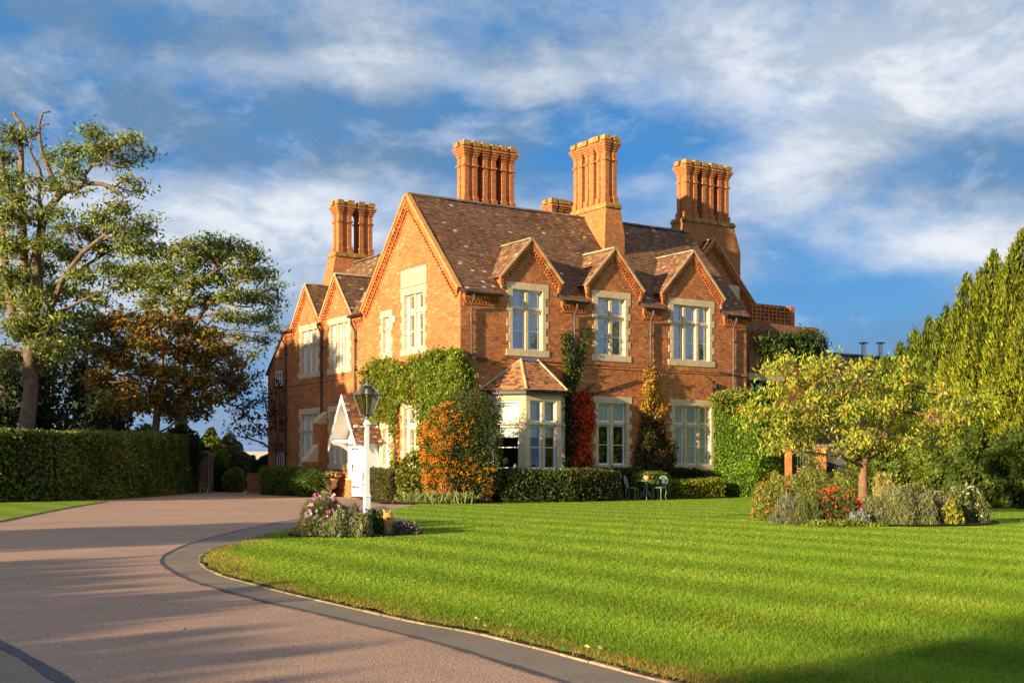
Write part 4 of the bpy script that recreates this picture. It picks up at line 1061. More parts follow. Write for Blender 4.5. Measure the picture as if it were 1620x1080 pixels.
def make_tree(name, label, cat, base, trunk, trunk_r, lobes, leaf, cols, per=16, cl=120, sig=.3, mode='random', asp=.45, group=None, limbs=None, barkm='bark', twig=.02, sv=.35, flat=.7, inner=.45, clump_tint=.18, seed=0, stub=()):
    rng = np.random.default_rng(100 + seed)
    t = empty(name, base, 0, label, cat, group); B = Vector(base)
    tb = MB(); pts = [Vector(p) - B for p in trunk]; n = len(pts)
    tb.tube(pts, [trunk_r * (1.35 if i == 0 else 1) * (1 - .6 * i / (n - 1)) for i in range(n)], 12)
    tb.build('trunk', M[barkm], t, smooth=True)
    lb = MB(); nodes = [(p, trunk_r * (1 - .6 * i / (n - 1))) for i, p in enumerate(pts)][max(1, n // 3):]
    for lm in (limbs or []):
        q = [Vector(p) - B for p in lm[0]]; r0, r1 = lm[1], lm[2]; m_ = len(q)
        lb.tube(q, [r0 + (r1 - r0) * i / (m_ - 1) for i in range(m_)], 9); nodes += [(p, r0 + (r1 - r0) * i / (m_ - 1)) for i, p in enumerate(q)]
    parts = []
    for (c, r, dens) in lobes:
        cB = Vector(c) - B
        near = min(nodes, key=lambda q: (q[0] - cB).length + (0 if q[0].z < cB.z + .3 else 3))
        q = wob(near[0], cB, 0, .05, 5); rr = min(near[1] * .8, .05 + .035 * max(r)); lb.tube(q, [rr * (1 - .6 * i / 5) for i in range(6)], 6, cap=False)
        nc = max(4, int(cl * dens)); cc = in_lobe(tuple(cB), r, nc, rng, inner)
        for k in range(0, nc, max(1, nc // 14)):
            s0 = q[random.choice((3, 4, 5))]; lb.tube(wob(s0, cc[k], 0, .08, 3), [rr * .35, rr * .25, twig, twig * .5], 4, cap=False)
        P = clumps(cc, per, sig, rng, flat)
        col = palette(len(P), cols, rng); tint = 1 + clump_tint * rng.normal(size=(nc, 1)); hue = np.array([1.0, 1.0, 1.0]) + rng.normal(size=(nc, 1)) * np.array([.14, 0, 0])
        col = (col * np.repeat(tint * hue, per, axis=0)).clip(.004, .9)
        parts.append((leafs(P, leaf, asp, mode, rng=rng, sv=sv), col))
    for s_ in stub: pass
    if lb.v: lb.build('limbs', M[barkm], t, smooth=True)
    leaf_obj('crown', parts, M['leaf'], t)
    return t
def lobes_px(lst, Y, ry=.8, s=1.0):
    """(px,py,rx,rz[,dY,dens]) photo-measured lobes of a crown standing at distance Y"""
    out = []
    for l in lst:
        px, py, rx, rz = l[:4]; dY = l[4] if len(l) > 4 else random.uniform(-1.2, 1.2); dn = l[5] if len(l) > 5 else 1.0
        k = (Y + dY) / FPX; out.append((tuple(wpt(px, py, Y + dY)), (rx * k * s, max(rx, rz) * k * ry, rz * k * s), dn * (rx * rz) / 1600.0))
    return out
G_LEAF = [((.18, .235, .04), 4), ((.25, .28, .055), 3), ((.11, .16, .03), 3), ((.34, .31, .10), 1.3)]
G_YEL = [((.20, .22, .025), 4), ((.13, .17, .02), 3), ((.27, .26, .04), 2), ((.08, .12, .02), 1)]
G_DARK = [((.028, .048, .015), 4), ((.045, .07, .02), 3), ((.02, .032, .012), 2)]
G_COP = [((.32, .15, .03), 3), ((.20, .15, .025), 3), ((.14, .155, .025), 4), ((.42, .18, .03), .9)]
HEDGE = [((.10, .15, .02), 4), ((.16, .20, .026), 3), ((.06, .09, .016), 2), ((.24, .20, .035), .7)]
# --- big old tree on the left
Y1 = 56
def pp(lst, Y=Y1, dy=None):
    return [tuple(wpt(x, y, Y + (0 if dy is None else dy * i))) for i, (x, y) in enumerate(lst)]
tb1 = tuple(wpt(38, 760, Y1)); tb1 = (tb1[0], tb1[1], 0)
limbs1 = [(pp([(46, 600), (52, 520), (60, 450), (57, 412), (70, 338)]), .30, .19), (pp([(70, 338), (98, 305), (136, 290), (160, 291), (178, 296), (196, 311)], dy=-.3), .17, .04),
          (pp([(98, 305), (84, 283), (73, 258), (66, 238), (62, 213), (63, 192), (68, 178), (80, 177)]), .12, .035), (pp([(64, 200), (72, 196), (78, 197)]), .05, .03),
          (pp([(136, 290), (134, 277), (145, 262), (143, 246), (152, 238), (166, 228), (178, 222), (195, 219)], dy=.2), .10, .03), (pp([(143, 260), (165, 259), (190, 263), (200, 255)]), .06, .02),
          (pp([(68, 345), (61, 308), (65, 280), (63, 268), (54, 252), (47, 237), (51, 219)], dy=-.2), .10, .03),
          (pp([(44, 470), (38, 400), (36, 340), (34, 285), (33, 230), (39, 205), (33, 195), (25, 186), (22, 178), (17, 180)], dy=.15), .20, .035), (pp([(30, 228), (18, 210), (15, 200), (20, 194)]), .06, .03),
          (pp([(30, 540), (18, 480), (8, 420), (3, 360), (-8, 300)]), .26, .10), (pp([(52, 520), (75, 500), (100, 440), (130, 400), (165, 372), (192, 385), (196, 365)], dy=-.3), .16, .05),
          (pp([(57, 470), (90, 452), (120, 430), (160, 405), (180, 395)], dy=.3), .13, .04), (pp([(35, 610), (70, 560), (85, 510), (80, 470)], dy=.4), .22, .10), (pp([(50, 560), (80, 500), (130, 475), (160, 462)], dy=-.4), .12, .03),
          (pp([(22, 330), (0, 250), (-20, 240)]), .09, .03)]
l1 = [(150, 212, 14, 14), (170, 235, 26, 13), (205, 222, 22, 10), (228, 243, 14, 7), (125, 240, 20, 10), (112, 262, 16, 9), (150, 250, 16, 10), (195, 255, 20, 9), (205, 285, 16, 7), (218, 300, 14, 6), (186, 303, 12, 6),
      (18, 215, 20, 16), (48, 210, 9, 8), (4, 250, 16, 20), (10, 290, 24, 20), (50, 285, 12, 9), (80, 250, 14, 9), (92, 285, 14, 10), (30, 315, 24, 14), (110, 275, 12, 8), (76, 300, 12, 8), (58, 345, 20, 12), (10, 345, 26, 20), (85, 335, 18, 10),
      (120, 300, 16, 6), (192, 330, 18, 13), (155, 345, 22, 12), (135, 365, 24, 14), (185, 362, 28, 16), (225, 365, 20, 14), (240, 342, 12, 5), (100, 360, 18, 9), (210, 388, 30, 16), (160, 392, 24, 12), (75, 385, 26, 15), (25, 390, 30, 20), (110, 405, 24, 14),
      (245, 398, 20, 12), (60, 425, 30, 18), (15, 440, 26, 22), (130, 435, 26, 14), (175, 425, 24, 12), (205, 430, 20, 12), (95, 460, 28, 16), (50, 475, 30, 20), (150, 470, 24, 13), (30, 515, 28, 18), (85, 505, 26, 14), (120, 500, 20, 14), (15, 560, 22, 18), (70, 545, 22, 12), (95, 560, 20, 12), (55, 585, 14, 8), (110, 540, 18, 12), (0, 480, 18, 24), (190, 455, 16, 9)]
make_tree('old_tree', 'tallest old tree on the left with bare dead limbs rising above feathery green crown', 'tree', tb1, pp([(38, 775), (40, 690), (46, 640), (50, 600), (46, 560), (40, 520), (42, 470)]), .42, lobes_px(l1, Y1, .9), .21, G_LEAF, per=22, cl=128, sig=.30, limbs=limbs1, mode='random', asp=.34, flat=.5, inner=.2, seed=1)
# --- spreading green tree behind it
Y2 = 66
l2 = [(300, 388, 24, 10), (330, 382, 22, 10), (370, 390, 28, 12), (395, 405, 22, 12), (340, 405, 30, 13), (300, 415, 28, 14), (270, 400, 18, 10), (262, 430, 24, 16), (412, 432, 22, 11), (380, 432, 26, 13), (340, 440, 28, 14), (300, 448, 26, 14), (430, 455, 14, 6), (432, 478, 12, 12), (405, 470, 22, 12), (370, 468, 24, 12), (330, 475, 24, 12), (250, 455, 24, 14), (285, 480, 24, 12), (230, 430, 20, 14),
      (418, 500, 16, 9), (395, 505, 18, 9), (430, 520, 9, 8), (415, 540, 12, 6), (400, 560, 9, 9), (360, 500, 20, 10), (235, 480, 20, 12), (220, 450, 18, 12), (380, 530, 14, 8)]
tb2 = (wpt(285, 760, Y2)[0], Y2, 0)
make_tree('spreading_tree', 'spreading green tree with a rounded flat topped crown beside the wing', 'tree', tb2, pp([(285, 765), (286, 680), (288, 600), (285, 530), (275, 480)], Y2), .38, lobes_px(l2, Y2, .9), .22, G_LEAF, per=22, cl=155, sig=.32, mode='random', asp=.36, flat=.5, inner=.2, seed=2,
          limbs=[(pp([(285, 520), (275, 470), (262, 430)], Y2), .18, .07), (pp([(286, 500), (310, 450), (345, 425), (365, 415)], Y2), .16, .05), (pp([(286, 540), (330, 480), (380, 445), (405, 440)], Y2), .15, .04)])
# --- copper tree in front
Y3 = 58
l3 = [(190, 505, 24, 12), (165, 520, 18, 14), (220, 520, 26, 14), (255, 505, 24, 12), (290, 520, 26, 14), (325, 530, 24, 14), (350, 555, 22, 14), (240, 545, 30, 16), (290, 555, 28, 16), (325, 570, 26, 14), (200, 545, 22, 12), (180, 570, 24, 14), (225, 580, 28, 14), (270, 590, 30, 14), (315, 600, 28, 14), (355, 595, 22, 12), (375, 575, 14, 10), (160, 555, 16, 12),
      (160, 600, 18, 14), (205, 610, 26, 14), (250, 620, 28, 14), (295, 630, 26, 13), (340, 630, 22, 11), (370, 615, 14, 8), (220, 640, 26, 14), (270, 650, 24, 12), (185, 640, 22, 14), (310, 650, 20, 10), (385, 600, 12, 7)]
tb3 = (wpt(240, 760, Y3)[0], Y3, 0)
make_tree('copper_tree', 'autumn copper and rust coloured tree behind the end of the long hedge', 'tree', tb3, pp([(240, 765), (245, 690), (250, 640), (255, 590), (258, 550)], Y3), .22, lobes_px(l3, Y3, .9), .20, G_COP, per=15, cl=230, sig=.26, asp=.5, flat=.7, inner=.1, seed=3, clump_tint=.3,
          limbs=[(pp([(250, 640), (290, 600), (330, 585), (370, 588), (385, 583)], Y3), .10, .03)])
# --- dark evergreens behind
for i, (px, top, w, Y) in enumerate(((5, 560, 46, 64), (75, 520, 48, 66), (135, 500, 40, 68), (175, 600, 40, 63))):
    ls = []
    for k in range(7):
        f = k / 6; yy = top + 12 + (705 - top) * f; ls += [(px + random.uniform(-10, 10) - w * .25, yy, w * (.35 + .4 * f), 22), (px + random.uniform(-10, 10) + w * .3, yy, w * (.35 + .4 * f), 22)]
    make_tree('evergreen_tree', ['dark evergreen at the left edge behind the old tree trunk', 'dark evergreen just right of the old tree trunk', 'tall dark evergreen between old tree and copper tree', 'short dark evergreen below the copper tree'][i], 'tree', (wpt(px, 760, Y)[0], Y, 0), pp([(px, 768), (px, 650), (px, top + 20)], Y), .25, lobes_px(ls, Y, .9), .28, G_DARK, per=14, cl=60, sig=.35, asp=.6, inner=.2, seed=10 + i)
# --- purple leaved small tree by the wing
Y4 = 57
l4 = [(380, 622, 16, 9), (410, 605, 14, 12), (395, 640, 22, 12), (420, 630, 18, 14), (438, 610, 12, 14), (370, 650, 16, 9), (400, 660, 22, 10), (430, 655, 16, 12), (380, 675, 22, 8), (415, 680, 18, 9), (440, 675, 10, 14), (370, 605, 10, 6), (362, 672, 12, 7), (442, 640, 9, 12), (390, 690, 16, 6), (405, 590, 6, 6), (436, 705, 9, 8), (365, 635, 10, 8)]
make_tree('purple_tree', 'small multi stemmed tree with sparse dark purple leaves in front of the far cottage', 'tree', (wpt(436, 765, Y4)[0], Y4, 0), pp([(437, 768), (436, 740), (434, 710)], Y4), .10, lobes_px(l4, Y4, .8), .16, [((.07, .035, .03), 4), ((.04, .04, .02), 3), ((.16, .05, .03), 1)], per=9, cl=95, sig=.22, asp=.5, inner=.1, seed=21, twig=.012,
          limbs=[(pp([(435, 715), (415, 700), (390, 692), (365, 688)], Y4), .06, .02), (pp([(436, 720), (428, 680), (420, 640), (412, 600)], Y4), .06, .015), (pp([(437, 715), (440, 670), (439, 620)], Y4), .05, .015), (pp([(434, 712), (425, 690), (400, 668), (385, 640)], Y4), .05, .015)])

# --- hedges -------------------------------------------------------------
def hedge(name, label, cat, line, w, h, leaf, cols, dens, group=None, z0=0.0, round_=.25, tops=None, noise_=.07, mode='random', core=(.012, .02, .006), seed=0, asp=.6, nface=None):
    """clipped hedge along a line; shell of leaves over a dark twiggy core"""
    rng = np.random.default_rng(300 + seed); pts = [Vector((p[0], p[1])) for p in line]; B = (pts[0].x, pts[0].y, z0)
    core_b = MB(); parts = []; k_ = .88
    hs = tops or [h] * len(pts)
    for i in range(len(pts) - 1):
        a, b = pts[i], pts[i + 1]; d = (b - a).normalized(); q = Vector((-d.y, d.x)); L_ = (b - a).length; h0, h1 = hs[i], hs[i + 1]
        e0 = a + d * (.12 if i == 0 else -.02); e1 = b - d * (.12 if i == len(pts) - 2 else -.02); ww = w * .5 - .10
        vs = []
        for zf in (0, 1):
            for (p, hh) in ((e0, h0), (e1, h1)):
                for sg in (-1, 1): vs.append((p.x + q.x * ww * sg, p.y + q.y * ww * sg, z0 + (0.0 if zf == 0 else hh - .13)))
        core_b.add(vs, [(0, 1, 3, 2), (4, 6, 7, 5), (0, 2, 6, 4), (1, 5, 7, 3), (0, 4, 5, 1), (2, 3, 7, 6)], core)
        faces = [('f', -1, L_ * max(h0, h1)), ('f', 1, L_ * max(h0, h1)), ('t', 0, L_ * w)]
        faces += [('e', 0, w * h0), ('e', 1, w * h1)]
        for f, sg, area in faces:
            if f == 'f' and nface == sg: continue
            n = int(area * dens); u = rng.random(n); v = rng.random(n)
            if f == 'f':
                al = u * L_; hh = h0 + (h1 - h0) * u; z = v * hh; off = np.full(n, sg * w / 2)
                rd = np.maximum(0, z - (hh - round_)); off = off - sg * (rd ** 2) / round_ * .5
            elif f == 't':
                al = u * L_; hh = h0 + (h1 - h0) * u; off = (v - .5) * w; z = hh - np.maximum(0, np.abs(off) - (w / 2 - round_)) ** 2 / round_ * .4
            else:
                al = np.full(n, 0.0 if sg == 0 else L_); hh = h0 if sg == 0 else h1; off = (u - .5) * w; z = v * hh
            P = np.zeros((n, 3)); P[:, 0] = a.x + d.x * al + q.x * off; P[:, 1] = a.y + d.y * al + q.y * off; P[:, 2] = z0 + z
            # lumps
            lump = np.sin(P[:, 0] * 2.3 + P[:, 2] * 1.7) * .5 + np.sin(P[:, 1] * 3.1 - P[:, 0] * 1.1 + P[:, 2] * 3) * .5
            dirv = np.zeros((n, 3))
            if f == 'f': dirv[:, 0] = q.x * sg; dirv[:, 1] = q.y * sg
            elif f == 't': dirv[:, 2] = 1
            else: dirv[:, 0] = d.x * (-1 if sg == 0 else 1); dirv[:, 1] = d.y * (-1 if sg == 0 else 1)
            P = P + dirv * (lump * noise_ + rng.normal(size=n) * .04)[:, None] + rng.normal(size=(n, 3)) * .02
            P[:, 2] = np.maximum(P[:, 2], z0 + .01)
            col = palette(n, cols, rng); tint = 1 + .22 * np.sin(P[:, 0] * 1.3 + P[:, 1] * .9 + P[:, 2] * 1.1) * np.sin(P[:, 0] * .5 - P[:, 2] * 2.1)
            parts.append((leafs(P, leaf, asp, mode, rng=rng, axis=dirv * .5), (col * tint[:, None]).clip(.003, .9)))
    o = link(name, mesh_from(name + '_core', core_b.v, core_b.f, core_b.c), M['leaf'])
    tag(o, label, cat, group)
    lf = leaf_obj('foliage', parts, M['leaf']); lf.parent = o
    return o
hl = [(-27, 36.6), (-20.5, 39.6), (-17.6, 41.3), (-16.0, 43.2), (-15.2, 45.8), (-15.1, 51.0), (-15.4, 57), (-15.6, 61)]
hl = [(x - .55, y + .55) for x, y in hl]
hedge('clipped_hedge', 'long tall clipped dark green hedge along the left of the drive', 'hedge', hl, 1.2, 2.45, .11, HEDGE, 420, tops=[2.38, 2.38, 2.40, 2.45, 2.5, 2.6, 2.7, 2.7], seed=1, noise_=.075, nface=1)
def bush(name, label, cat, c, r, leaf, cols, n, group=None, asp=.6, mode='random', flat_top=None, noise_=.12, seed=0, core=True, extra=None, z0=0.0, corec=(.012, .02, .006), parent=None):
    rng = np.random.default_rng(500 + seed); c = np.array(c, float); r = np.array(r, float)
    v = unit(rng.normal(size=(n, 3))); v[:, 2] = np.where(rng.random(n) < .5, np.abs(v[:, 2]), v[:, 2])
    lump = 1 + noise_ * (np.sin(v[:, 0] * 5 + seed) + np.sin(v[:, 1] * 7 + v[:, 2] * 4 + seed * 2) + np.sin(v[:, 2] * 9 - v[:, 0] * 6)) * .5
    k = lump * (1 - .22 * rng.random(n) ** 2)
    P = c + v * r * k[:, None]; P[:, 2] = np.maximum(P[:, 2], z0 + .02)
    if flat_top: P[:, 2] = np.minimum(P[:, 2], flat_top + rng.normal(size=n) * .03)
    col = palette(n, cols, rng); tint = 1 + .2 * np.sin(v[:, 0] * 6 + v[:, 2] * 5 + seed)
    parts = [(leafs(P, leaf, asp, mode, rng=rng, axis=v * .6), (col * tint[:, None]).clip(.003, .9))]
    if extra:
        for (ecols, frac, es, mask, easp) in extra:
            m_ = mask(v) & (rng.random(n) < frac); Q = P[m_] + v[m_] * .03
            parts.append((leafs(Q, es, easp, 'random', rng=rng), palette(len(Q), ecols, rng)))
    o = leaf_obj(name, parts, M['leaf']); tag(o, label, cat, group)
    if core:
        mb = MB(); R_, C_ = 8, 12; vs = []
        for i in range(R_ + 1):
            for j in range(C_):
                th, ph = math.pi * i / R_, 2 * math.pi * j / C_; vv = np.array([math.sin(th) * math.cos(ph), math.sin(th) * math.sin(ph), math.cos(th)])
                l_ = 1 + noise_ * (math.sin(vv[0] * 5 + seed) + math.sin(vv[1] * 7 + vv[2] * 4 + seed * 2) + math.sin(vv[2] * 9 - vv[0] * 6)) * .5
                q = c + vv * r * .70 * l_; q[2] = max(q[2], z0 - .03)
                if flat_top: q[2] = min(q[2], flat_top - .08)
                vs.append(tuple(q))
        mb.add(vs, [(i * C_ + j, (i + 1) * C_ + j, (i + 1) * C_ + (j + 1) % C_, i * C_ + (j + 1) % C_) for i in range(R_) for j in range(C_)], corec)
        mb.build('branches', M['leaf'], o)  # solid dark hull added under the leaves to block light
    return o
# bushes round the archway
def bpx(px, pyt, pyb, rx, Y):          # centre and radii of a bush from its outline
    k = Y / FPX; top = CAMH - (pyt - HY) * k; x = (px - CX) * k; return (x, Y, top * .5), (rx * k, rx * k * .9, top * .52)
G_BR = [((.19, .24, .02), 3), ((.11, .17, .02), 3), ((.26, .28, .03), 1)]
G_GREY = [((.12, .12, .05), 3), ((.17, .15, .07), 2), ((.08, .09, .03), 2)]
for i, (px, pt, rx, Y, cols, lab, nm) in enumerate((
    (284, 676, 34, 60, [((.05, .06, .02), 3), ((.10, .09, .02), 1), ((.03, .045, .015), 3)], 'dark holly bush closing the end of the long hedge', 'holly_bush'),
    (262, 700, 22, 56.5, [((.17, .09, .02), 3), ((.10, .08, .02), 2), ((.06, .06, .02), 2)], 'rust tinted shrub against the end of the long hedge', 'shrub'),
    (332, 682, 22, 70, G_BR, 'bright green rounded tree behind the timber arch', 'shrub'),
    (362, 690, 26, 76, G_GREY, 'pale brownish bush behind the bright rounded one', 'shrub'),
    (352, 712, 18, 68, G_BR, 'small bright green mound behind the grey bush', 'shrub'),
    (382, 715, 26, 66, G_GREY, 'grey green domed bush in the gap by the arch', 'shrub'),
    (343, 735, 20, 63, G_DARK, 'low dark dome just right of the timber arch', 'shrub'),
    (371, 742, 17, 62, G_BR, 'low bright green dome beside the brick planter', 'shrub'),
    (226, 676, 40, 64, G_BR, 'yellow green shrub top showing over the hedge', 'shrub'),
    (165, 680, 40, 62, G_BR, 'green shrub top over the middle of the hedge', 'shrub'),
    (312, 700, 26, 64, G_DARK, 'dark bush left of the timber arch', 'shrub'))):
    c, r = bpx(px, pt, 775, rx, Y); bush(nm, lab, 'bush', c, r, .14, cols, 5200, seed=30 + i)
# timber arch
Ya = 60.5; ax, _, _ = wpt(326, 778, Ya)
arch = MB(); hA = wpt(326, 714, Ya).z
for x in (-.22, .22):
    for y in (-.3, .3): arch.box(x - .04, x + .04, y - .04, y + .04, 0, hA - .25)
pts = [(-.30 + .60 * i / 8, 0, hA - .25 + .25 * math.sin(math.pi * i / 8)) for i in range(9)]
for y in (-.3, .3): arch.tube([(p[0], y, p[2]) for p in pts], .04, 6)
ar = empty('garden_arch', (ax, Ya, 0), 0, 'narrow weathered timber trellis arch at the garden gap', 'garden arch'); arch.build('arch_frame', M['wood'], ar)
for i in range(12):
    mb = MB(); z = .25 + i * (hA - .5) / 12
    for y in (-.32, .32): mb.tube([(-.22, y, z), (.22, y, z + .18)], .015, 4); mb.tube([(.22, y, z), (-.22, y, z + .18)], .015, 4)
    mb.build('trellis_slat', M['wood'], ar)
# brick planter
Yp = 60; x0, x1 = wpt(391, 777, Yp).x, wpt(435, 777, Yp).x; hp = wpt(400, 748, Yp).z
pl = empty('brick_planter', ((x0 + x1) / 2, Yp, 0), 0, 'low square brick planter wall in the shade by the wing', 'planter')
w_ = (x1 - x0) / 2
FP = frame((0, 0, 0), (1, 0, 0), (0, -1, 0)); brick_wall('wall', FP, lambda z: (-w_, w_), 0, hp - .07, [], pl)
mb = MB(); mb.box(-w_ + .001, w_ - .001, .01, 1.5, 0, hp - .08); mb.build('side_wall', M['brickwork'], pl); mb = MB(); mb.box(-w_ - .04, w_ + .04, -.05, 1.55, hp - .069, hp); mb.build('coping', M['brickwork'], pl, bevel=.01)
bush('shrub', 'dark low bush growing out of the brick planter', 'bush', ((x0 + x1) / 2 + .1, Yp + .75, hp + .1), (w_ + .05, .8, .75), .12, G_DARK, 4500, seed=51, z0=hp - .05)
# bushes in front of the wing
c0 = hw(-.95, 15.3); c1 = hw(-.95, 11.9)
hedge('clipped_hedge', 'low dark clipped hedge below the left wing windows', 'hedge', [tuple(c0.xy), tuple(c1.xy)], 1.0, 1.2, .06, HEDGE, 900, seed=2)
c = hw(-1.25, 10.1); bush('clipped_bush', 'rounded clipped green bush behind the stone urn', 'bush', (c.x, c.y, .60), (.95, .95, .68), .055, [((.09, .15, .02), 3), ((.13, .19, .025), 3), ((.06, .09, .02), 1)], 9000, seed=52, noise_=.03, flat_top=1.22)
# stone urn
uy = CAMH * FPX / (785.5 - HY); ux = (522 - CX) / FPX * uy
urn = MB(); us = 1.0
urn.box(-.17, .17, -.17, .17, 0, .07)
urn.lathe([(.13, .07), (.14, .10), (.075, .16), (.06, .24), (.09, .30), (.15, .33), (.22, .40), (.27, .52), (.255, .55), (.29, .60), (.335, .70), (.35, .72), (.35, .76), (.29, .76), (.28, .70)], 20)
for k in range(12):
    a = 2 * math.pi * k / 12; urn.tube([(.16 * math.cos(a), .16 * math.sin(a), .335), (.235 * math.cos(a), .235 * math.sin(a), .41), (.28 * math.cos(a), .28 * math.sin(a), .53)], .022, 5)
uo = urn.build('stone_urn', mat('urn_stone', (.72, .56, .36), .9, .1, noise=[(9, .65, 1.2), (40, .8, 1.2)], bump=(40, .5, .006)), None, smooth=False); uo.location = (ux, uy, 0); tag(uo, 'carved pale stone urn on a foot near the porch', 'urn')
bush('potted_flowers', 'yellow and pink bedding flowers spilling from the stone urn', 'flowers', (ux, uy, .86), (.42, .42, .2), .05, [((.16, .2, .02), 3), ((.3, .3, .03), 2)], 1500, seed=53, core=False, z0=.70,
     extra=[([((.7, .25, .3), 1), ((.75, .5, .05), 1), ((.7, .6, .5), 1)], .18, .06, lambda v: v[:, 2] > -.2, .9)])
# box hedges right of the porch
hx = [hw(-.55, 5.5), hw(-.75, 3.9)]; hedge('clipped_hedge', 'low olive clipped hedge directly right of the porch door', 'hedge', [tuple(p.xy) for p in hx], 1.0, 1.12, .05, [((.12, .11, .03), 3), ((.09, .10, .03), 3), ((.16, .12, .04), 1)], 1300, seed=3)
hx = [hw(-.75, 3.85), hw(-1.05, 2.3)]; hedge('clipped_hedge', 'low olive clipped hedge next to the orange berried shrub', 'hedge', [tuple(p.xy) for p in hx], 1.1, 1.08, .05, [((.12, .11, .03), 3), ((.09, .10, .03), 3), ((.16, .12, .04), 1)], 1300, seed=4)

# --- climbers -----------------------------------------------------------
def in_poly(x, y, poly):
    c = np.zeros(len(x), bool); n = len(poly); j = n - 1
    for i in range(n):
        xi, yi = poly[i]; xj, yj = poly[j]
        m_ = ((yi > y) != (yj > y)) & (x < (xj - xi) * (y - yi) / (yj - yi + 1e-12) + xi); c ^= m_; j = i
    return c
def climber(name, label, plane, polys, n, leaf, cols, depth=.22, clear=(), seed=0, mode='droop', asp=.5, cat='climbing plant', stems=(), edge=.12, col_fn=None, zoff=0.02, smallc=.16, per=8):
    """leaves hung in front of a facade inside outlines measured on the wall (a,z)"""
    rng = np.random.default_rng(700 + seed); R_ = plane; parts = []
    tot = 0; XY = []
    for poly in polys:
        xs = [p[0] for p in poly]; zs = [p[1] for p in poly]; A_ = (max(xs) - min(xs)) * (max(zs) - min(zs))
        nn = n * 3; x = rng.uniform(min(xs), max(xs), nn); z = rng.uniform(min(zs), max(zs), nn)
        m_ = in_poly(x + rng.normal(size=nn) * edge * .5, z + rng.normal(size=nn) * edge * .5, poly); XY.append(np.stack([x[m_], z[m_]], 1))
    XY = np.concatenate(XY); rng.shuffle(XY); XY = XY[:n // per]
    base_c = palette(len(XY), cols, rng, var=.12); d = (.04 + depth * rng.random(len(XY)) ** .8) * (1 + .5 * np.sin(XY[:, 0] * 4 + seed) * np.sin(XY[:, 1] * 3.3))
    XY = np.repeat(XY, per, 0) + rng.normal(size=(len(XY) * per, 2)) * smallc * np.array([1, .8]); d = np.repeat(d, per) + rng.normal(size=len(XY)) * .05; d = np.maximum(d, zoff)
    c = (np.repeat(base_c, per, 0) * (1 + .15 * rng.normal(size=(len(XY), 1)))).clip(.004, .9)
    keep = np.ones(len(XY), bool)
    for (a0, a1, z0, z1) in clear:           # people keep the windows cut free, leaves hang further forward to one side
        keep &= ~((XY[:, 0] + 1.6 * d > a0) & (XY[:, 0] < a1) & (XY[:, 1] > z0) & (XY[:, 1] < z1) & (rng.random(len(XY)) < .97) & (XY[:, 0] + 1.6 * d < a1 + .9))
    XY, c, d = XY[keep], c[keep], d[keep]
    if col_fn: c = col_fn(XY, c, rng)
    if R_ == 'S': P = np.stack([XY[:, 0], -d, XY[:, 1]], 1)
    else: P = np.stack([-d, XY[:, 0], XY[:, 1]], 1)
    P[:, 2] = np.maximum(P[:, 2], .05)
    o = leaf_obj(name, [(leafs(P, leaf, asp, mode, rng=rng), c)], M['leaf']); o.location = K; o.rotation_euler = (0, 0, TH); tag(o, label, cat)
    if stems:
        mb = MB()
        for pts, r in stems:
            f = (lambda a, z: (a, -.05, z)) if R_ == 'S' else (lambda a, z: (-.05, a, z))
            mb.tube([f(*p) for p in pts], [r * (1 - .5 * i / max(1, len(pts) - 1)) for i in range(len(pts))], 6)
        mb.build('stem', M['bark'], o)
    return o
T_ = lambda *l: [facT(x, y, -.32) for x, y in l]
S_ = lambda *l: [facS(x, y, -.12) for x, y in l]
WIS = [((.15, .21, .015), 4), ((.10, .15, .012), 3), ((.24, .29, .02), 2), ((.32, .26, .03), .12)]
climber('wisteria', 'big green climbing wisteria covering the lower gable wall and framing its windows', 'T',
    [T_((574, 572), (600, 566), (622, 572), (640, 578), (660, 562), (700, 556), (727, 558), (727, 640), (727, 745), (668, 748), (664, 690), (660, 640), (652, 625), (640, 640), (634, 700), (636, 750), (612, 756), (616, 700), (606, 672), (597, 662), (588, 668), (586, 700), (592, 748), (580, 750), (576, 700), (572, 640)),
     T_((668, 560), (727, 558), (727, 700), (668, 700))], 62000, .10, WIS, depth=.45, clear=((3.45, 4.5, .9, 3.62), (5.35, 6.25, .9, 2.95)), seed=1, per=10, smallc=.11,
    stems=[([(4.9, .1), (4.8, 1.5), (5.0, 2.9), (4.2, 4.2), (2.5, 4.6)], .06), ([(1.6, .1), (1.3, 2), (1.6, 3.8), (2.4, 4.9)], .05), ([(6.5, .1), (6.4, 2.6), (6.2, 4.4)], .03)])
o = climber('wisteria_shoots', 'leafy green shoots of the climber bulging round the corner of the house', 'S', [S_((729, 562), (735, 575), (738, 600), (736, 640), (728, 660))], 1300, .10, WIS, depth=.45, seed=2)
climber('red_creeper', 'fiery red creeper on the wall between bay and long window', 'S', [S_((905, 622), (925, 620), (934, 640), (937, 660), (934, 680), (926, 700), (930, 725), (936, 744), (905, 744), (903, 700), (908, 670), (903, 650))], 5200, .10, [((.72, .07, .012), 5), ((.5, .04, .012), 3), ((.80, .17, .02), 1.5), ((.10, .03, .015), 2)], depth=.25, seed=3, asp=.75, per=9, smallc=.10)
climber('dark_ivy', 'dark ivy on the shaded wall tight against the bay window', 'S', [S_((898, 622), (908, 622), (910, 660), (912, 700), (912, 745), (896, 745))], 2600, .09, G_DARK + [((.2, .03, .015), 1)], depth=.2, seed=4, asp=.8)
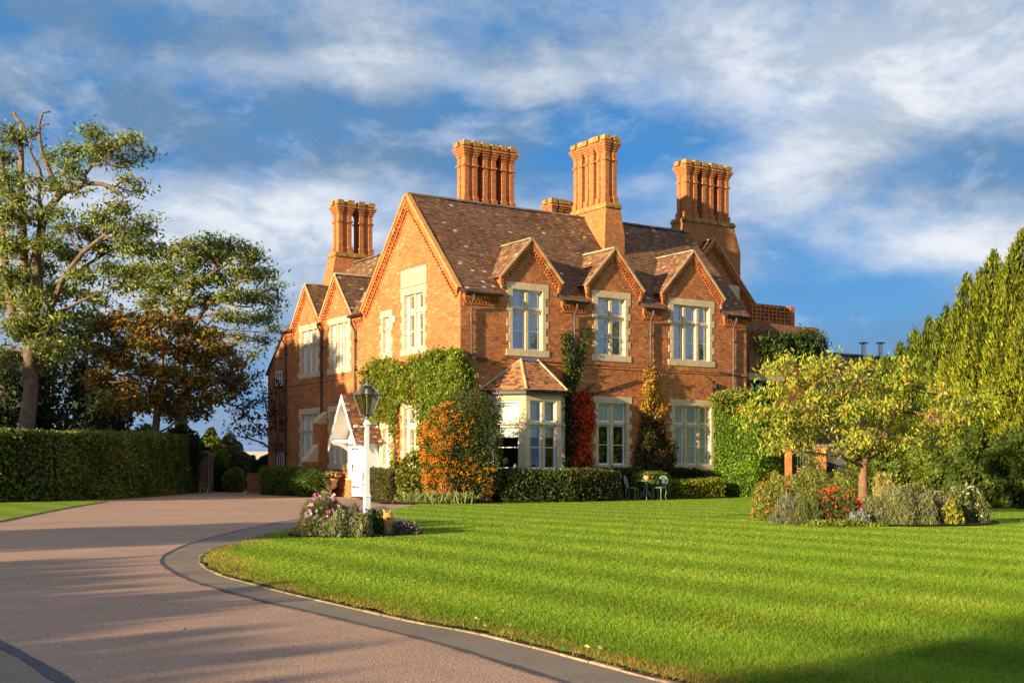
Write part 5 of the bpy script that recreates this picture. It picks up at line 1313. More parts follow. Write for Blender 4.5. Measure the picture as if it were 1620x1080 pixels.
climber('ivy', 'thin green ivy climbing both sides of the second downpipe', 'S', [S_((892, 530), (900, 526), (904, 560), (904, 612), (897, 612)), S_((906, 612), (908, 575), (918, 545), (928, 515), (934, 516), (926, 560), (914, 612))], 3000, .07, [((.07, .10, .02), 3), ((.14, .16, .02), 2), ((.04, .06, .015), 2)], depth=.10, seed=5, asp=.8, per=6, smallc=.06,
    stems=[([facS(905, 640), facS(904, 590), facS(898, 540)], .02), ([facS(906, 640), facS(916, 570), facS(930, 520)], .02)])
def autumn(XY, c, rng):
    hi = XY[:, 1]; f = np.clip((hi - 2.7) / .9, 0, 1)[:, None]; m_ = rng.random(len(c)) < .35
    col = np.where((rng.random(len(c)) < .5)[:, None], np.array([.50, .17, .03]), np.array([.30, .27, .03])); dk = np.where((rng.random(len(c)) < .28)[:, None], np.array([.16, .03, .02]), c)
    return np.where(f > rng.random((len(c), 1)) * .9 + .1, col * (1 + .15 * rng.normal(size=(len(c), 1))), dk).clip(.004, .9)
climber('autumn_climber', 'dark climber turning orange at its top between the two long windows', 'S', [S_((1022, 590), (1034, 585), (1042, 620), (1052, 640), (1046, 660), (1052, 690), (1066, 705), (1072, 725), (1060, 742), (1008, 744), (1003, 720), (1014, 690), (1018, 660), (1014, 625))], 7500, .085, [((.035, .05, .014), 3), ((.06, .08, .018), 3), ((.10, .10, .02), 1)], depth=.28, seed=6, asp=.7, per=7, smallc=.09, col_fn=autumn,
    stems=[([facS(1042, 746), facS(1038, 700), facS(1032, 640), facS(1028, 570)], .025), ([facS(1042, 746), facS(1055, 715)], .02)])
climber('pipe_creeper', 'sparse yellowing creeper running up the third downpipe', 'S', [S_((1026, 572), (1034, 572), (1036, 600), (1022, 600))], 500, .06, [((.32, .22, .03), 2), ((.12, .12, .02), 2), ((.35, .10, .03), 1)], depth=.1, seed=7, per=4)
# climber on the annex
pa = [facS(x, y, .35) for x, y in ((1188, 536), (1230, 532), (1270, 528), (1296, 528), (1298, 545), (1290, 560), (1260, 562), (1235, 568), (1215, 558), (1195, 552))]
o = climber('annex_climber', 'dark green climber hanging under the annex parapet', 'S', [pa], 4200, .12, [((.05, .09, .015), 3), ((.08, .12, .02), 2), ((.03, .05, .012), 1)], depth=.4, seed=8, per=7); o.location = K + V * .35
c = hw(14.2, -.15); bush('shrub', 'thin shrub with yellow tips at the foot of the fourth downpipe', 'bush', (c.x, c.y, 2.3), (.5, .4, 1.9), .08, [((.25, .16, .03), 1), ((.06, .08, .02), 4)], 2500, seed=60, core=False)

# --- shrubs along the front --------------------------------------------
# orange berried shrub: dark leaves, berries thick on the sunny side
def ground_at(px, py): x, y = gpt(px, py); return x, y
def pyra():
    rng = np.random.default_rng(77); Y0 = 42.0; n = 34000
    lob = [(700, 700, 36, 60), (728, 690, 44, 72), (755, 700, 42, 74), (745, 650, 42, 36), (700, 750, 34, 42), (740, 750, 48, 46), (770, 740, 28, 50), (765, 660, 30, 34)]
    parts = []; k = Y0 / FPX
    o = empty('berry_shrub', (wpt(735, 790, Y0).x, Y0, 0), 0, 'large dark evergreen shrub thick with orange berries on its left side', 'shrub'); B = np.array(o.location)
    Cn = []
    for (px, py, rx, rz) in lob:
        c = np.array(wpt(px, py, Y0 + (px - 735) * .006)); m_ = int(n * rx * rz / 21000); v = unit(rng.normal(size=(m_, 3))); v[:, 1] = np.where(rng.random(m_) < .6, -np.abs(v[:, 1]), v[:, 1])
        P = c + v * np.array([rx * k, 1.15, rz * k]) * (.72 + .32 * rng.random((m_, 1))); ok = P[:, 2] > .08; P = P[ok]; v = v[ok]
        parts.append((leafs(P, .075, .42, rng=rng, axis=v * .5), palette(len(P), [((.055, .08, .014), 4), ((.09, .115, .02), 3), ((.035, .05, .012), 3), ((.16, .15, .04), .9)], rng)))
        Cn.append((P, v))
    leaf_obj('crown', parts, M['leaf'], o, B)
    # berry clusters
    P = np.concatenate([a for a, b in Cn]); v = np.concatenate([b for a, b in Cn])
    px = P[:, 0] / P[:, 1] * FPX + CX; py = HY - (P[:, 2] - CAMH) / P[:, 1] * FPX
    w = np.clip(1.05 - (px - 668) / 80, 0.0, 1) * np.clip((py - 628) / 22, 0, 1) * (v[:, 1] < .2); w *= (.25 + .75 * (np.sin(P[:, 0] * 5.1 + P[:, 2] * 3) * np.sin(P[:, 2] * 4.4 - P[:, 0] * 2) > -.35)); w = np.where((py > 735) & (px > 700), np.maximum(w, .30 * (px < 785)), w)
    sel = np.where(rng.random(len(P)) < w * .11)[0]
    C = P[sel] + v[sel] * .05; Q = np.repeat(C, 9, 0) + rng.normal(size=(len(C) * 9, 3)) * .045
    # small octahedral berries
    s = .022; off = np.array([[s, 0, 0], [0, s, 0], [-s, 0, 0], [0, -s, 0], [0, 0, s], [0, 0, -s]]); fi = [(0, 1, 4), (1, 2, 4), (2, 3, 4), (3, 0, 4), (1, 0, 5), (0, 3, 5)]
    tr = np.stack([np.stack([Q + off[i] for i in f], 1) for f in fi], 1).reshape(-1, 3, 3) - B
    col = np.repeat(palette(len(Q), [((.85, .27, .010), 4), ((.88, .36, .018), 3), ((.70, .16, .008), 2)], rng, .1), 6, 0)
    b = link('berries', np_mesh('berries', tr, 3, col.astype(np.float32)), M['berry'], o); b['kind'] = 'stuff'
    mb = MB(); mb.lathe([(.2, -.1), (.7, .3), (.75, 1.4), (.6, 2.2), (.2, 2.7)], 12, (0.15, 0.35, .05), (.012, .02, .006)); mb.build('branches', M['leaf'], o)  # solid dark core added inside the shrub so no light passes through
pyra()
c = gpt(655, 796); bush('shrub', 'bright green low shrub at the left foot of the berried shrub', 'bush', (c[0], c[1] + 1.2, .6), (.7, .7, 1.2), .10, G_YEL, 5000, seed=61, core=False)
for i, (px, pb) in enumerate(((655, 797.5), (690, 798), (715, 798), (735, 797))):
    x, y = gpt(px, pb); rng = np.random.default_rng(i); n = 260
    P = np.zeros((n, 3)); P[:, 0] = x + rng.normal(size=n) * .22; P[:, 1] = y + .35 + rng.normal(size=n) * .15; P[:, 2] = .16 + .1 * rng.random(n)
    q = leaf_obj('grassy_tuft', [(leafs(P, .34, .10, 'up', rng=rng), palette(n, [((.18, .24, .06), 3), ((.28, .28, .10), 2)], rng))], M['leaf']); tag(q, ['tuft of strappy grass at the corner of the drive', 'strappy tuft below the left of the berried shrub', 'strappy tuft below the middle of the berried shrub', 'strappy tuft below the right of the berried shrub'][i], 'plant')
def bedline(px, dy=0.0): # a line half a metre behind the lawn edge
    return None
def fronthedge(label, px0, px1, pb0, pb1, h, w, cols, dens, seed, leaf=.06, back=.0, **k):
    a = gpt(px0, pb0); b = gpt(px1, pb1); d = Vector((b[0] - a[0], b[1] - a[1])).normalized(); q = Vector((-d.y, d.x)) * (w / 2 + .08 + back)
    return hedge('clipped_hedge', label, 'hedge', [(a[0] + q.x, a[1] + q.y), (b[0] + q.x, b[1] + q.y)], w, h, leaf, cols, dens, seed=seed, noise_=.06, **k)
HB = [((.05, .075, .016), 4), ((.09, .12, .02), 3), ((.14, .15, .03), .8), ((.03, .045, .014), 2)]
fronthedge('dark leafy hedge below the bay window', 800, 900, 796, 795, 1.08, 1.3, HB, 900, 11, .08)
fronthedge('dark hedge with russet leaves left of the garden chairs', 903, 985, 795, 793, 1.08, 1.3, HB + [((.16, .04, .02), 1.2)], 900, 12, .08)
fronthedge('dark hedge directly behind the garden table', 986, 1052, 791.5, 790, 1.12, 1.0, G_DARK + [((.08, .11, .02), 1)], 900, 13, .08, back=.9)
fronthedge('yellow green hedge block behind the right chair', 1044, 1074, 791, 790, 1.0, .9, G_YEL, 900, 14, .07, back=.35)
fronthedge('dark taller hedge behind the golden box', 1062, 1160, 789.5, 787, 1.2, 1.1, G_DARK + [((.06, .03, .02), 1)], 900, 15, .08, back=.9)
fronthedge('small clipped golden hedge with bright yellow tips', 1080, 1148, 789.5, 788, .72, .8, [((.38, .36, .02), 3), ((.22, .26, .02), 3), ((.12, .15, .02), 2)], 1500, 16, .05)
# big green block hedge
a = gpt(1170, 786); 
gb = [(8.98, 49.95), (gpt(1243, 786)[0] - .35, gpt(1243, 786)[1] + .5)]
hedge('tall_hedge', 'tall bright green leafy hedge block at the right end of the house', 'hedge', gb, 2.2, 4.0, .075, [((.13, .25, .014), 4), ((.20, .31, .02), 3), ((.075, .15, .012), 2)], 1150, tops=[3.95, 3.55], seed=20, noise_=.07, round_=.5)
c = gb[1]; bush('shrub', 'rounded green shoulder of foliage beside the iron gate', 'bush', (c[0] + .3, c[1], 1.4), (.9, 1.0, 1.6), .10, [((.13, .25, .014), 4), ((.19, .30, .02), 2), ((.075, .15, .012), 2)], 5000, seed=62)
c = hw(13.4, -1.0)
bush('shrub', 'upright light green shoots on top of the tall hedge', 'bush', (gb[0][0] - .1, gb[0][1] - .1, 3.9), (.9, .9, .5), .10, G_YEL, 2600, seed=63, core=False)

# --- cherry tree in the island bed ---------------------------------------
Yc = 28.6
def cpp(l, dy=0): return [tuple(wpt(x, y, Yc + dy * i)) for i, (x, y) in enumerate(l)]
lc = [(1250, 575, 16, 8), (1225, 580, 12, 6), (1215, 585, 10, 6), (1290, 590, 20, 10), (1310, 575, 12, 7), (1270, 605, 24, 9), (1235, 620, 22, 8), (1200, 620, 14, 7), (1185, 650, 16, 8), (1215, 655, 20, 8), (1180, 672, 8, 6), (1250, 650, 22, 10), (1290, 630, 22, 10), (1335, 600, 20, 8), (1350, 585, 12, 6), (1375, 578, 16, 7), (1330, 625, 22, 10), (1370, 610, 22, 9), (1345, 650, 22, 10), (1300, 660, 22, 10), (1260, 680, 20, 8), (1225, 690, 16, 8), (1215, 712, 12, 6), (1250, 705, 16, 7), (1295, 690, 20, 9), (1335, 680, 20, 9), (1375, 645, 22, 10),
      (1400, 615, 18, 8), (1425, 600, 18, 8), (1435, 575, 9, 6), (1450, 610, 18, 8), (1410, 640, 20, 9), (1445, 645, 22, 9), (1480, 620, 18, 8), (1500, 640, 18, 7), (1530, 635, 18, 7), (1558, 635, 11, 6), (1480, 655, 16, 8), (1390, 675, 20, 9), (1425, 680, 18, 8), (1465, 680, 18, 7), (1500, 665, 14, 7), (1360, 705, 18, 8), (1400, 700, 18, 8), (1330, 710, 16, 7), (1440, 700, 14, 7), (1495, 697, 14, 6), (1540, 700, 10, 4), (1280, 715, 12, 6), (1475, 705, 10, 5), (1520, 660, 10, 6), (1245, 565, 7, 5), (1365, 690, 14, 8), (1320, 565, 7, 5), (1290, 570, 8, 6), (1535, 652, 16, 8), (1556, 642, 14, 7), (1515, 678, 16, 7), (1545, 668, 10, 6), (1500, 625, 16, 7), (1528, 640, 14, 7)]
CH = [((.36, .37, .03), 4), ((.25, .32, .025), 4), ((.13, .22, .02), 2), ((.48, .40, .06), 1.5), ((.52, .30, .10), .7), ((.60, .16, .03), .12)]
cb = (wpt(1366, 800, Yc).x, Yc, 0)
lobc = [(c, (r[0] * 1.05, random.uniform(.35, .6), r[2] * 1.0), d) for (c, r, d) in lobes_px([(l[0], l[1], l[2], l[3], random.uniform(-1.9, 1.9), 1) for l in lc], Yc)]
make_tree('cherry_tree', 'low spreading cherry tree with drooping yellow green leaves in the island bed', 'tree', cb, cpp([(1366, 822), (1366, 790), (1365, 760), (1367, 735), (1370, 722)]), .15, lobc, .118, CH, per=11, cl=225, sig=.125, mode='droop', asp=.34, sv=.16, flat=.8, inner=.0, seed=40, barkm='bark_warm', twig=.008, clump_tint=.10,
          limbs=[(cpp([(1366, 735), (1340, 715), (1310, 695), (1280, 670), (1240, 655), (1195, 655)], .1), .045, .008), (cpp([(1366, 735), (1345, 690), (1300, 640), (1270, 610), (1245, 580)], -.1), .045, .008), (cpp([(1368, 730), (1372, 690), (1365, 640), (1360, 600), (1370, 580)], .1), .045, .008),
                 (cpp([(1370, 725), (1395, 690), (1420, 650), (1450, 620), (1500, 625), (1550, 640)], -.1), .045, .008), (cpp([(1368, 730), (1400, 712), (1450, 700), (1500, 690)], .25), .04, .008), (cpp([(1366, 738), (1330, 722), (1280, 715), (1220, 705)], -.2), .04, .008), (cpp([(1368, 725), (1390, 670), (1410, 620), (1430, 590)], .2), .04, .008)])
# --- island bed ------------------------------------------------------------
isl = []
for i in range(28):
    an = 2 * math.pi * i / 28; isl.append((8.05 + 2.45 * math.cos(an), 27.3 + 2.9 * math.sin(an)))
poly_sheet('island_bed', isl, .05, M['soil'])
def flowers(name, label, c, r, h, fol, fcols, n, nf, fs, leaf=.06, seed=0, asp=.35, up='up', cat='flowering plant'):
    rng = np.random.default_rng(900 + seed); x, y = c; v = unit(rng.normal(size=(n, 3))); v[:, 2] = np.abs(v[:, 2]); k = rng.random((n, 1)) ** .35
    P = np.array([x, y, .03]) + v * np.array([r[0], r[1], h]) * k * (1 + .12 * np.sin(v[:, :1] * 8 + seed))
    parts = [(leafs(P, leaf, asp, up, rng=rng), palette(n, fol, rng))]
    if nf:
        v = unit(rng.normal(size=(nf, 3))); v[:, 2] = np.abs(v[:, 2]); Q = np.array([x, y, .05]) + v * np.array([r[0], r[1], h]) * (.92 + .15 * rng.random((nf, 1)))
        for rot in range(2): parts.append((leafs(Q, fs, .9, 'random', rng=np.random.default_rng(seed * 3 + rot), bend=.5), palette(nf, fcols, np.random.default_rng(seed), .12)))
    o = leaf_obj(name, parts, M['leaf']); tag(o, label, cat); return o
FO = [((.14, .17, .035), 3), ((.09, .12, .03), 3), ((.20, .19, .06), 1)]
FO2 = [((.22, .26, .035), 3), ((.14, .18, .03), 3), ((.30, .27, .07), 1)]
GR = [((.22, .21, .10), 3), ((.22, .21, .14), 2), ((.12, .13, .07), 2)]
RED = [((.62, .03, .012), 3), ((.72, .07, .02), 2)]; ORG = [((.70, .17, .04), 2), ((.75, .28, .06), 1)]
def gx(px, Y): return ((px - CX) / FPX * Y, Y)
flowers('orange_flowers', 'tall orange flowered plant at the left end of the island bed', gx(1225, 27.6), (.5, .7), 1.0, FO2, ORG, 7500, 190, .045, seed=1)
flowers('tall_perennial', 'broad airy green perennial with small pink flowers at the back of the island bed', gx(1288, 30), (1.0, .85), 1.30, FO2, [((.60, .22, .14), 2), ((.6, .45, .2), 1)], 16000, 200, .045, seed=2)
flowers('tall_perennial', 'airy green perennial left of the cherry trunk', gx(1340, 29.2), (.65, .6), 1.15, FO2, ORG, 8000, 70, .045, seed=3)
flowers('lavender', 'silvery spent lavender at front left of the island bed', gx(1252, 25.6), (.42, .5), .62, GR, [], 3000, 0, .04, .11, seed=4, asp=.12)
flowers('lavender', 'olive toned lavender beside the red flowers', gx(1277, 25.2), (.34, .45), .55, FO, [], 2400, 0, .04, .10, seed=5, asp=.14)
flowers('red_flowers', 'bright red flowered salvia left of the cherry trunk', gx(1322, 25.4), (.62, .6), .72, [((.07, .11, .025), 3), ((.11, .15, .03), 2)], RED, 8000, 420, .042, seed=6)
flowers('silver_plant', 'small silver grey mound at the front of the island bed', gx(1360, 24.7), (.22, .25), .32, [((.30, .33, .30), 2), ((.22, .25, .22), 1)], [], 1300, 0, .04, .07, seed=7, asp=.2)
flowers('lavender', 'large green and mauve lavender right of the cherry trunk', gx(1418, 25.3), (.80, .7), .72, [((.24, .26, .07), 3), ((.17, .19, .07), 2), ((.26, .24, .15), 1)], [((.20, .16, .30), 1)], 13000, 110, .035, .12, seed=8, asp=.12)
flowers('grey_perennial', 'greyish seeded perennial between lavender and white flowers', gx(1475, 25.8), (.48, .5), .66, GR, [((.36, .30, .22), 1)], 3200, 90, .04, .08, seed=9, asp=.25)
flowers('white_flowers', 'white flowered bushy plant at the right end of the island bed', gx(1525, 26.0), (.50, .6), .78, FO, [((.74, .70, .50), 1)], 8000, 150, .04, seed=10, asp=.5)
flowers('yellow_stalks', 'tall pale yellow seed stalks just right of the cherry trunk', gx(1396, 28.0), (.30, .3), 1.05, [((.48, .40, .10), 3), ((.36, .32, .10), 2)], [((.5, .4, .12), 1)], 900, 60, .06, .18, seed=11, asp=.10)
flowers('low_groundcover', 'low lime groundcover along the front of the island bed', gx(1330, 24.35), (.85, .22), .12, G_YEL, [], 1500, 0, .04, .07, seed=12, asp=.7)
flowers('pink_flowers', 'dusky pink flowers behind the lavender', gx(1440, 29.2), (.8, .5), .75, [((.10, .12, .04), 3)], [((.55, .25, .18), 1)], 3000, 150, .05, seed=13)
flowers('yellow_leaves', 'yellowing leaves between the grey plant and the white flowers', gx(1505, 25.2), (.22, .3), .5, [((.45, .36, .04), 1), ((.16, .2, .03), 1)], [], 900, 0, .04, .09, seed=14, asp=.5)

# --- golden conifers -------------------------------------------------------
GC = [((.26, .27, .010), 4), ((.16, .205, .012), 4), ((.37, .33, .014), 1.6), ((.08, .11, .012), 2.5)]
GC2 = [((.155, .20, .012), 4), ((.22, .25, .014), 3), ((.08, .12, .012), 2.5)]
def conifer(label, px, top, hwid, Y, cols, seed, n=15000, leaf=.15, basez=0.0):
    rng = np.random.default_rng(1200 + seed); k = Y / FPX; H = CAMH - (top - HY) * k; R_ = hwid * k; x = (px - CX) * k
    t = empty('golden_conifer', (x, Y, 0), 0, label, 'conifer', 'golden conifers along the right')
    mb = MB(); mb.tube([(0, 0, 0), (0, 0, H * .9)], [.16, .03], 8); mb.build('trunk', M['bark'], t)
    parts = []
    # several upright plumes
    npl = 11
    pl_ = [(0, 0, H, R_ * .75)] + [(R_ * .62 * math.cos(a), R_ * .62 * math.sin(a), H * random.uniform(.66, .95), R_ * random.uniform(.45, .62)) for a in np.linspace(0, 2 * math.pi, npl)[:-1]]
    for (cx_, cy_, h_, r_) in pl_:
        m_ = n // npl; z = rng.random(m_) ** .9; an = rng.random(m_) * 2 * math.pi
        prof = np.minimum(1, (1 - z) * 2.3) ** .62 * (1 + .22 * np.sin(z * 17 + an * 2 + cx_ * 3) + .17 * np.sin(an * 4 + z * 9 + cy_ * 2) + .07 * np.sin(z * 47 + an * 5))
        q = rng.random(m_) ** .5; rr = r_ * prof * (.5 + .55 * q); P = np.stack([cx_ * (1 - .35 * z) + rr * np.cos(an), cy_ * (1 - .35 * z) + rr * np.sin(an), .1 + z * (h_ - .1)], 1)
        P = np.repeat(P, 3, 0) + rng.normal(size=(m_ * 3, 3)) * np.array([.05, .05, .10]); an3 = np.repeat(an, 3); q3 = np.repeat(q, 3)
        ax_ = np.stack([np.cos(an3) * .45, np.sin(an3) * .45, np.full(m_ * 3, 1.2)], 1)
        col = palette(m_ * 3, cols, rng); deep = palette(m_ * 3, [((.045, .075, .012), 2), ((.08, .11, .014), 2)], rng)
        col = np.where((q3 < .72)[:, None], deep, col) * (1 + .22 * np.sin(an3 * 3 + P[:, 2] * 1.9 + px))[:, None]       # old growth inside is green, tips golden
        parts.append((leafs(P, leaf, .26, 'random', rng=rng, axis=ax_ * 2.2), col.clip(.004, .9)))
    leaf_obj('crown', parts, M['leaf'], t, (0, 0, 0))
    mb = MB(); mb.lathe([(R_ * .6, 0), (R_ * .6, H * .35), (R_ * .32, H * .62), (R_ * .04, H * .8)], 12, c=(.03, .035, .008)); mb.build('inner_branches', M['leaf'], t)  # solid dark filler added inside the crown to stop light
    return t
cons = [('smallest conifer at the far left end of the row', 1402, 566, 18, 56, GC2), ('second conifer from the left, dull green with a pointed tip', 1424, 546, 20, 54, GC2), ('conifer whose tip stands just left of a notch in the row', 1447, 523, 20, 52, GC2), ('green conifer in the middle of the row', 1470, 505, 22, 50, GC2), ('pointed conifer left of the tall golden one', 1498, 488, 24, 48, GC2),
        ('first tall golden conifer with a bright left edge', 1530, 440, 30, 46, GC), ('broad golden conifer with several plumes', 1572, 402, 36, 44, GC), ('tallest golden conifer cut by the right edge', 1618, 368, 38, 42, GC), ('golden conifer mostly beyond the right edge', 1680, 350, 50, 40, GC)]
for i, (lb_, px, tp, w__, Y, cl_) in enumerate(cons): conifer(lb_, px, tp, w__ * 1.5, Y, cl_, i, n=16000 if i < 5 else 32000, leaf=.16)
# lower shrubs before the conifers
def shrub_px(label, px, pt, pb, rx, cols, seed, n=9000, leaf=.12, nm='shrub'):
    Y = CAMH * FPX / (pb - HY) + rx * 45 / FPX * .4; k = Y / FPX; top = CAMH - (pt - HY) * k
    return bush(nm, label, 'bush', ((px - CX) * k, Y + .3, top * .45), (rx * k, rx * k * .9, top * .56), leaf, cols, int(n * 1.6), seed=seed, noise_=.2)
DG = [((.08, .125, .018), 4), ((.13, .17, .02), 2), ((.045, .07, .012), 2)]
MG = [((.13, .18, .02), 3), ((.19, .22, .025), 2), ((.08, .12, .018), 2)]
shrub_px('dark shrub at the lower right edge of the lawn', 1610, 690, 806, 48, DG, 71, 13000)
shrub_px('dark rounded shrub second from the right edge', 1545, 680, 803, 46, DG, 72, 12000)
shrub_px('mid green shrub behind the white flowers', 1490, 690, 798, 42, MG, 73, 10000)
shrub_px('bright green shrub right of the cherry trunk', 1432, 672, 793, 44, MG, 74, 11000)
shrub_px('green shrub directly behind the cherry trunk', 1385, 690, 790, 34, MG, 75, 8000)
shrub_px('yellow green shoulder of foliage above the dark shrubs', 1590, 600, 798, 56, GC, 76, 14000)
shrub_px('yellow green bush under the pointed conifers', 1500, 620, 792, 48, GC, 77, 12000)
shrub_px('green bush below the smallest conifers', 1425, 625, 788, 46, GC2, 78, 11000)
# ------------------------------------------------------------------ other buildings
# cottage beyond the wing
CS = .25; ct0 = facT(452, 600, CS)[0]; ct1 = facT(424, 590, CS); gw = ct1[0] - ct0; e_ = ct1[1]
Fc0 = hw(CS, ct0)
cot = empty('brick_cottage', Fc0, TH, 'sunlit brick cottage gable seen beyond the wing behind the purple tree', 'cottage')
rise_ = (facT(445, 540, CS)[1] - e_) / (ct1[0] - facT(445, 540, CS)[0]); top_ = e_ + gw * rise_
brick_wall('wall', FT, lambda z: (0, gw) if z < e_ else (0, max(0, gw - (z - e_) / rise_)), 0, top_, [], cot)
mb = MB(); mb.box(.03, 5, gw - .02, gw, 0, e_); mb.box(.03, 5, 0, .02, 0, top_ - .05); mb.build('side_wall', M['brickwork'], cot)
tiled('roof', (-.1, gw + .12, e_ - .12 * rise_), (1, 0, 0), (0, -1, rise_), lambda v: (0, 5), math.hypot(gw + .12, (gw + .12) * rise_), cot)
def simple_win(F, a0, a1, z0, z1, parent, m='white'):
    mb = MB(); fbox(mb, F, a0, a1, z0, z0 + .07, 0, .05); fbox(mb, F, a0, a1, z1 - .07, z1, 0, .05)
    n = 3
    for i in range(n + 1): a = a0 + (a1 - a0 - .05) * i / n; fbox(mb, F, a, a + .05, z0 + .07, z1 - .07, 0, .05)
    fbox(mb, F, a0 + .05, a1 - .05, (z0 + z1) / 2 - .02, (z0 + z1) / 2 + .02, .0, .04); o = mb.build('window', M[m], parent)
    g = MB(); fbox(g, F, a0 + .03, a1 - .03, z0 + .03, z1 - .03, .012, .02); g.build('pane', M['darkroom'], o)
ta = lambda px, py: (facT(px, py, CS)[0] - ct0, facT(px, py, CS)[1])
p = ta(447, 610); q = ta(437, 588); simple_win(FT, p[0], q[0], p[1], q[1], cot)
p = ta(450, 760); q = ta(440, 735); simple_win(FT, p[0] - .05, q[0], .5, 1.9, cot)
# pale low building far left
Yf = 118; xa, xb = wpt(372, 730, Yf).x, wpt(452, 730, Yf).x
far = empty('low_building', ((xa + xb) / 2, Yf, 0), 0, 'pale low roofed building far off behind the garden gap', 'building'); w2 = (xb - xa) / 2
mb = MB(); mb.box(-w2, w2, 0, 8, 0, 1.45); mb.build('wall', mat('far_wall', (.32, .17, .11), .9), far)
mb = MB(); mb.prism([(-.4, 1.9), (8.4, 1.9), (4, 2.9)], -w2 - .3, w2 + .3, f=lambda a, b, h: (h, a, b)); mb.build('roof', mat('far_roof', (.62, .48, .34), .9), far)
for i in range(14):
    mb = MB(); x = -w2 + i * 2 * w2 / 14; mb.box(x, x + w2 / 10, -.06, -.01, 1.3, 1.85); mb.build('rail_post', M['white'], far)
mb = MB(); mb.box(-w2, w2, -.08, -.061, 1.5, 1.62); mb.build('rail', M['white'], far)
# long low tiled roof to the right with two flues
Yr = 62; 
def rp(px, py, Y=Yr): return wpt(px, py, Y)
rb = empty('outbuilding', hw(21.5, 3.0), TH, 'long low outbuilding with dark tiled roof and two steel flues', 'outbuilding')
z1_ = facS(1297, 560, 8.0)[1]; 
Fr = lambda px, py, t: facS(px, py, t)
s0, zr = Fr(1297, 559, 7.0); s1, zr1 = Fr(1470, 575, 7.0)
s0 -= 21.5; s1 -= 21.5
mb = MB(); mb.box(s0 - 5, s1 + 2, 0, 8, 0, 2.5); mb.build('wall', M['brickwork_dark'], rb)
tiled('roof', (s0 - 5, -.2, 2.45), (1, 0, 0), (0, 4.2, zr - 2.45), lambda v: (0, s1 - s0 + 7), math.hypot(4.2, zr - 2.45), rb, gauge=.16, tw=.25)
ridge_tiles([(s0 - 5, 4.0, zr + .03), (s1 + 2, 4.0, zr + .03)], rb, seg=.5, col=(.08, .09, .14), r=.12)
for px in (1366, 1393):
    a, z_ = Fr(px, 560, 7.0); a -= 21.5; zt_ = Fr(px, 541, 7.0)[1]; mb = MB(); mb.lathe([(.14, 0), (.14, zt_ - zr + .15)], 14, (a, 4.0, zr - .3)); f_ = mb.build('flue', M['steel'], rb, smooth=False)
    mb = MB(); mb.lathe([(.24, 0), (.24, .06)], 14, (a, 4.0, zt_ - .08)); mb.lathe([(.05, -.10), (.05, .0)], 8, (a, 4.0, zt_ - .08)); mb.build('flue_cap', M['lead'], f_)
# gate with brick piers
Yg = 49.5; gxp = lambda px: (px - CX) / FPX * Yg
gz = lambda py: CAMH - (py - HY) / FPX * Yg
gt = empty('iron_gate', (gxp(1262), Yg, 0), 0, 'pale iron bar gate between two brick piers beneath the cherry', 'gate')
for (a, b) in ((1243, 1251), (1289, 1305)):
    mb = MB(); x0, x1 = gxp(a) - gxp(1262), gxp(b) - gxp(1262); mb.box(x0, x1, -.2, .2, 0, gz(711)); mb.box(x0 - .04, x1 + .04, -.24, .24, gz(711) + .001, gz(707)); mb.build('brick_pier', M['brickwork'], gt)
for i in range(9):
    mb = MB(); x = gxp(1254 + i * 4.1) - gxp(1262); mb.tube([(x, 0, .1), (x, 0, gz(714) - (.1 if i % 2 else 0))], .013, 5); mb.lathe([(.025, 0), (0.001, .07)], 6, (x, 0, gz(714) - (.1 if i % 2 else 0))); mb.build('bar', M['pipe_grey'], gt)
mb = MB(); 
for z in (.25, gz(722)): mb.box(gxp(1252) - gxp(1262), gxp(1288) - gxp(1262), -.016, .016, z, z + .04)
mb.build('rail', M['pipe_grey'], gt)
sh = empty('blue_shed', (gxp(1270), 51.6, 0), 0, 'small shed with blue doors behind the iron gate', 'shed')
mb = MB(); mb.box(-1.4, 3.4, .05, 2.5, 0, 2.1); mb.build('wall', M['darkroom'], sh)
for (a, b) in ((-.85, -.45), (.48, .95)): mb = MB(); mb.box(a, b, -.02, .04, .05, 2.0); mb.build('door', M['blue'], sh)
mb = MB(); mb.box(1.8, 2.6, -.02, .04, .3, 2.0); mb.build('metal_sheet', M['steel'], sh)
mb = MB(); mb.box(-1.5, 3.5, -.1, 2.6, 2.1, 2.2); mb.build('roof', M['lead'], sh)

# ------------------------------------------------------------------ lamp post
Yl = 22.6; lx = (580.5 - CX) / FPX * Yl
lz = lambda py: CAMH - (py - HY) / FPX * Yl
lamp = empty('lamp_post', (lx, Yl, 0), math.radians(28), 'white painted lamp post with a glazed metal lantern on the lawn bed', 'lamp post')
def sqtube(mb, w0, w1, z0, z1): mb.hexa([(-w0, -w0, z0), (w0, -w0, z0), (w0, w0, z0), (-w0, w0, z0), (-w1, -w1, z1), (w1, -w1, z1), (w1, w1, z1), (-w1, w1, z1)])
mb = MB(); sqtube(mb, .13, .12, .0, .10); sqtube(mb, .10, .075, .10, .20); sqtube(mb, .054, .053, .20, lz(786)); sqtube(mb, .063, .063, lz(786), lz(784)); sqtube(mb, .054, .046, lz(784) , lz(780)); sqtube(mb, .042, .034, lz(780), lz(672)); sqtube(mb, .05, .05, lz(672), lz(668)); sqtube(mb, .042, .03, lz(668), lz(664))
mb.build('post', M['white'], lamp, bevel=.004)
mb = MB(); zb = lz(674.5); mb.tube([(-.235, 0, zb), (.20, 0, zb)], .010, 6)
for x in (-.235, -.20, .20): mb.lathe([(.001, -.028), (.024, -.015), (.028, 0), (.024, .015), (.001, .028)], 8, (x, 0, zb))
mb.build('ladder_bar', M['white'], lamp)
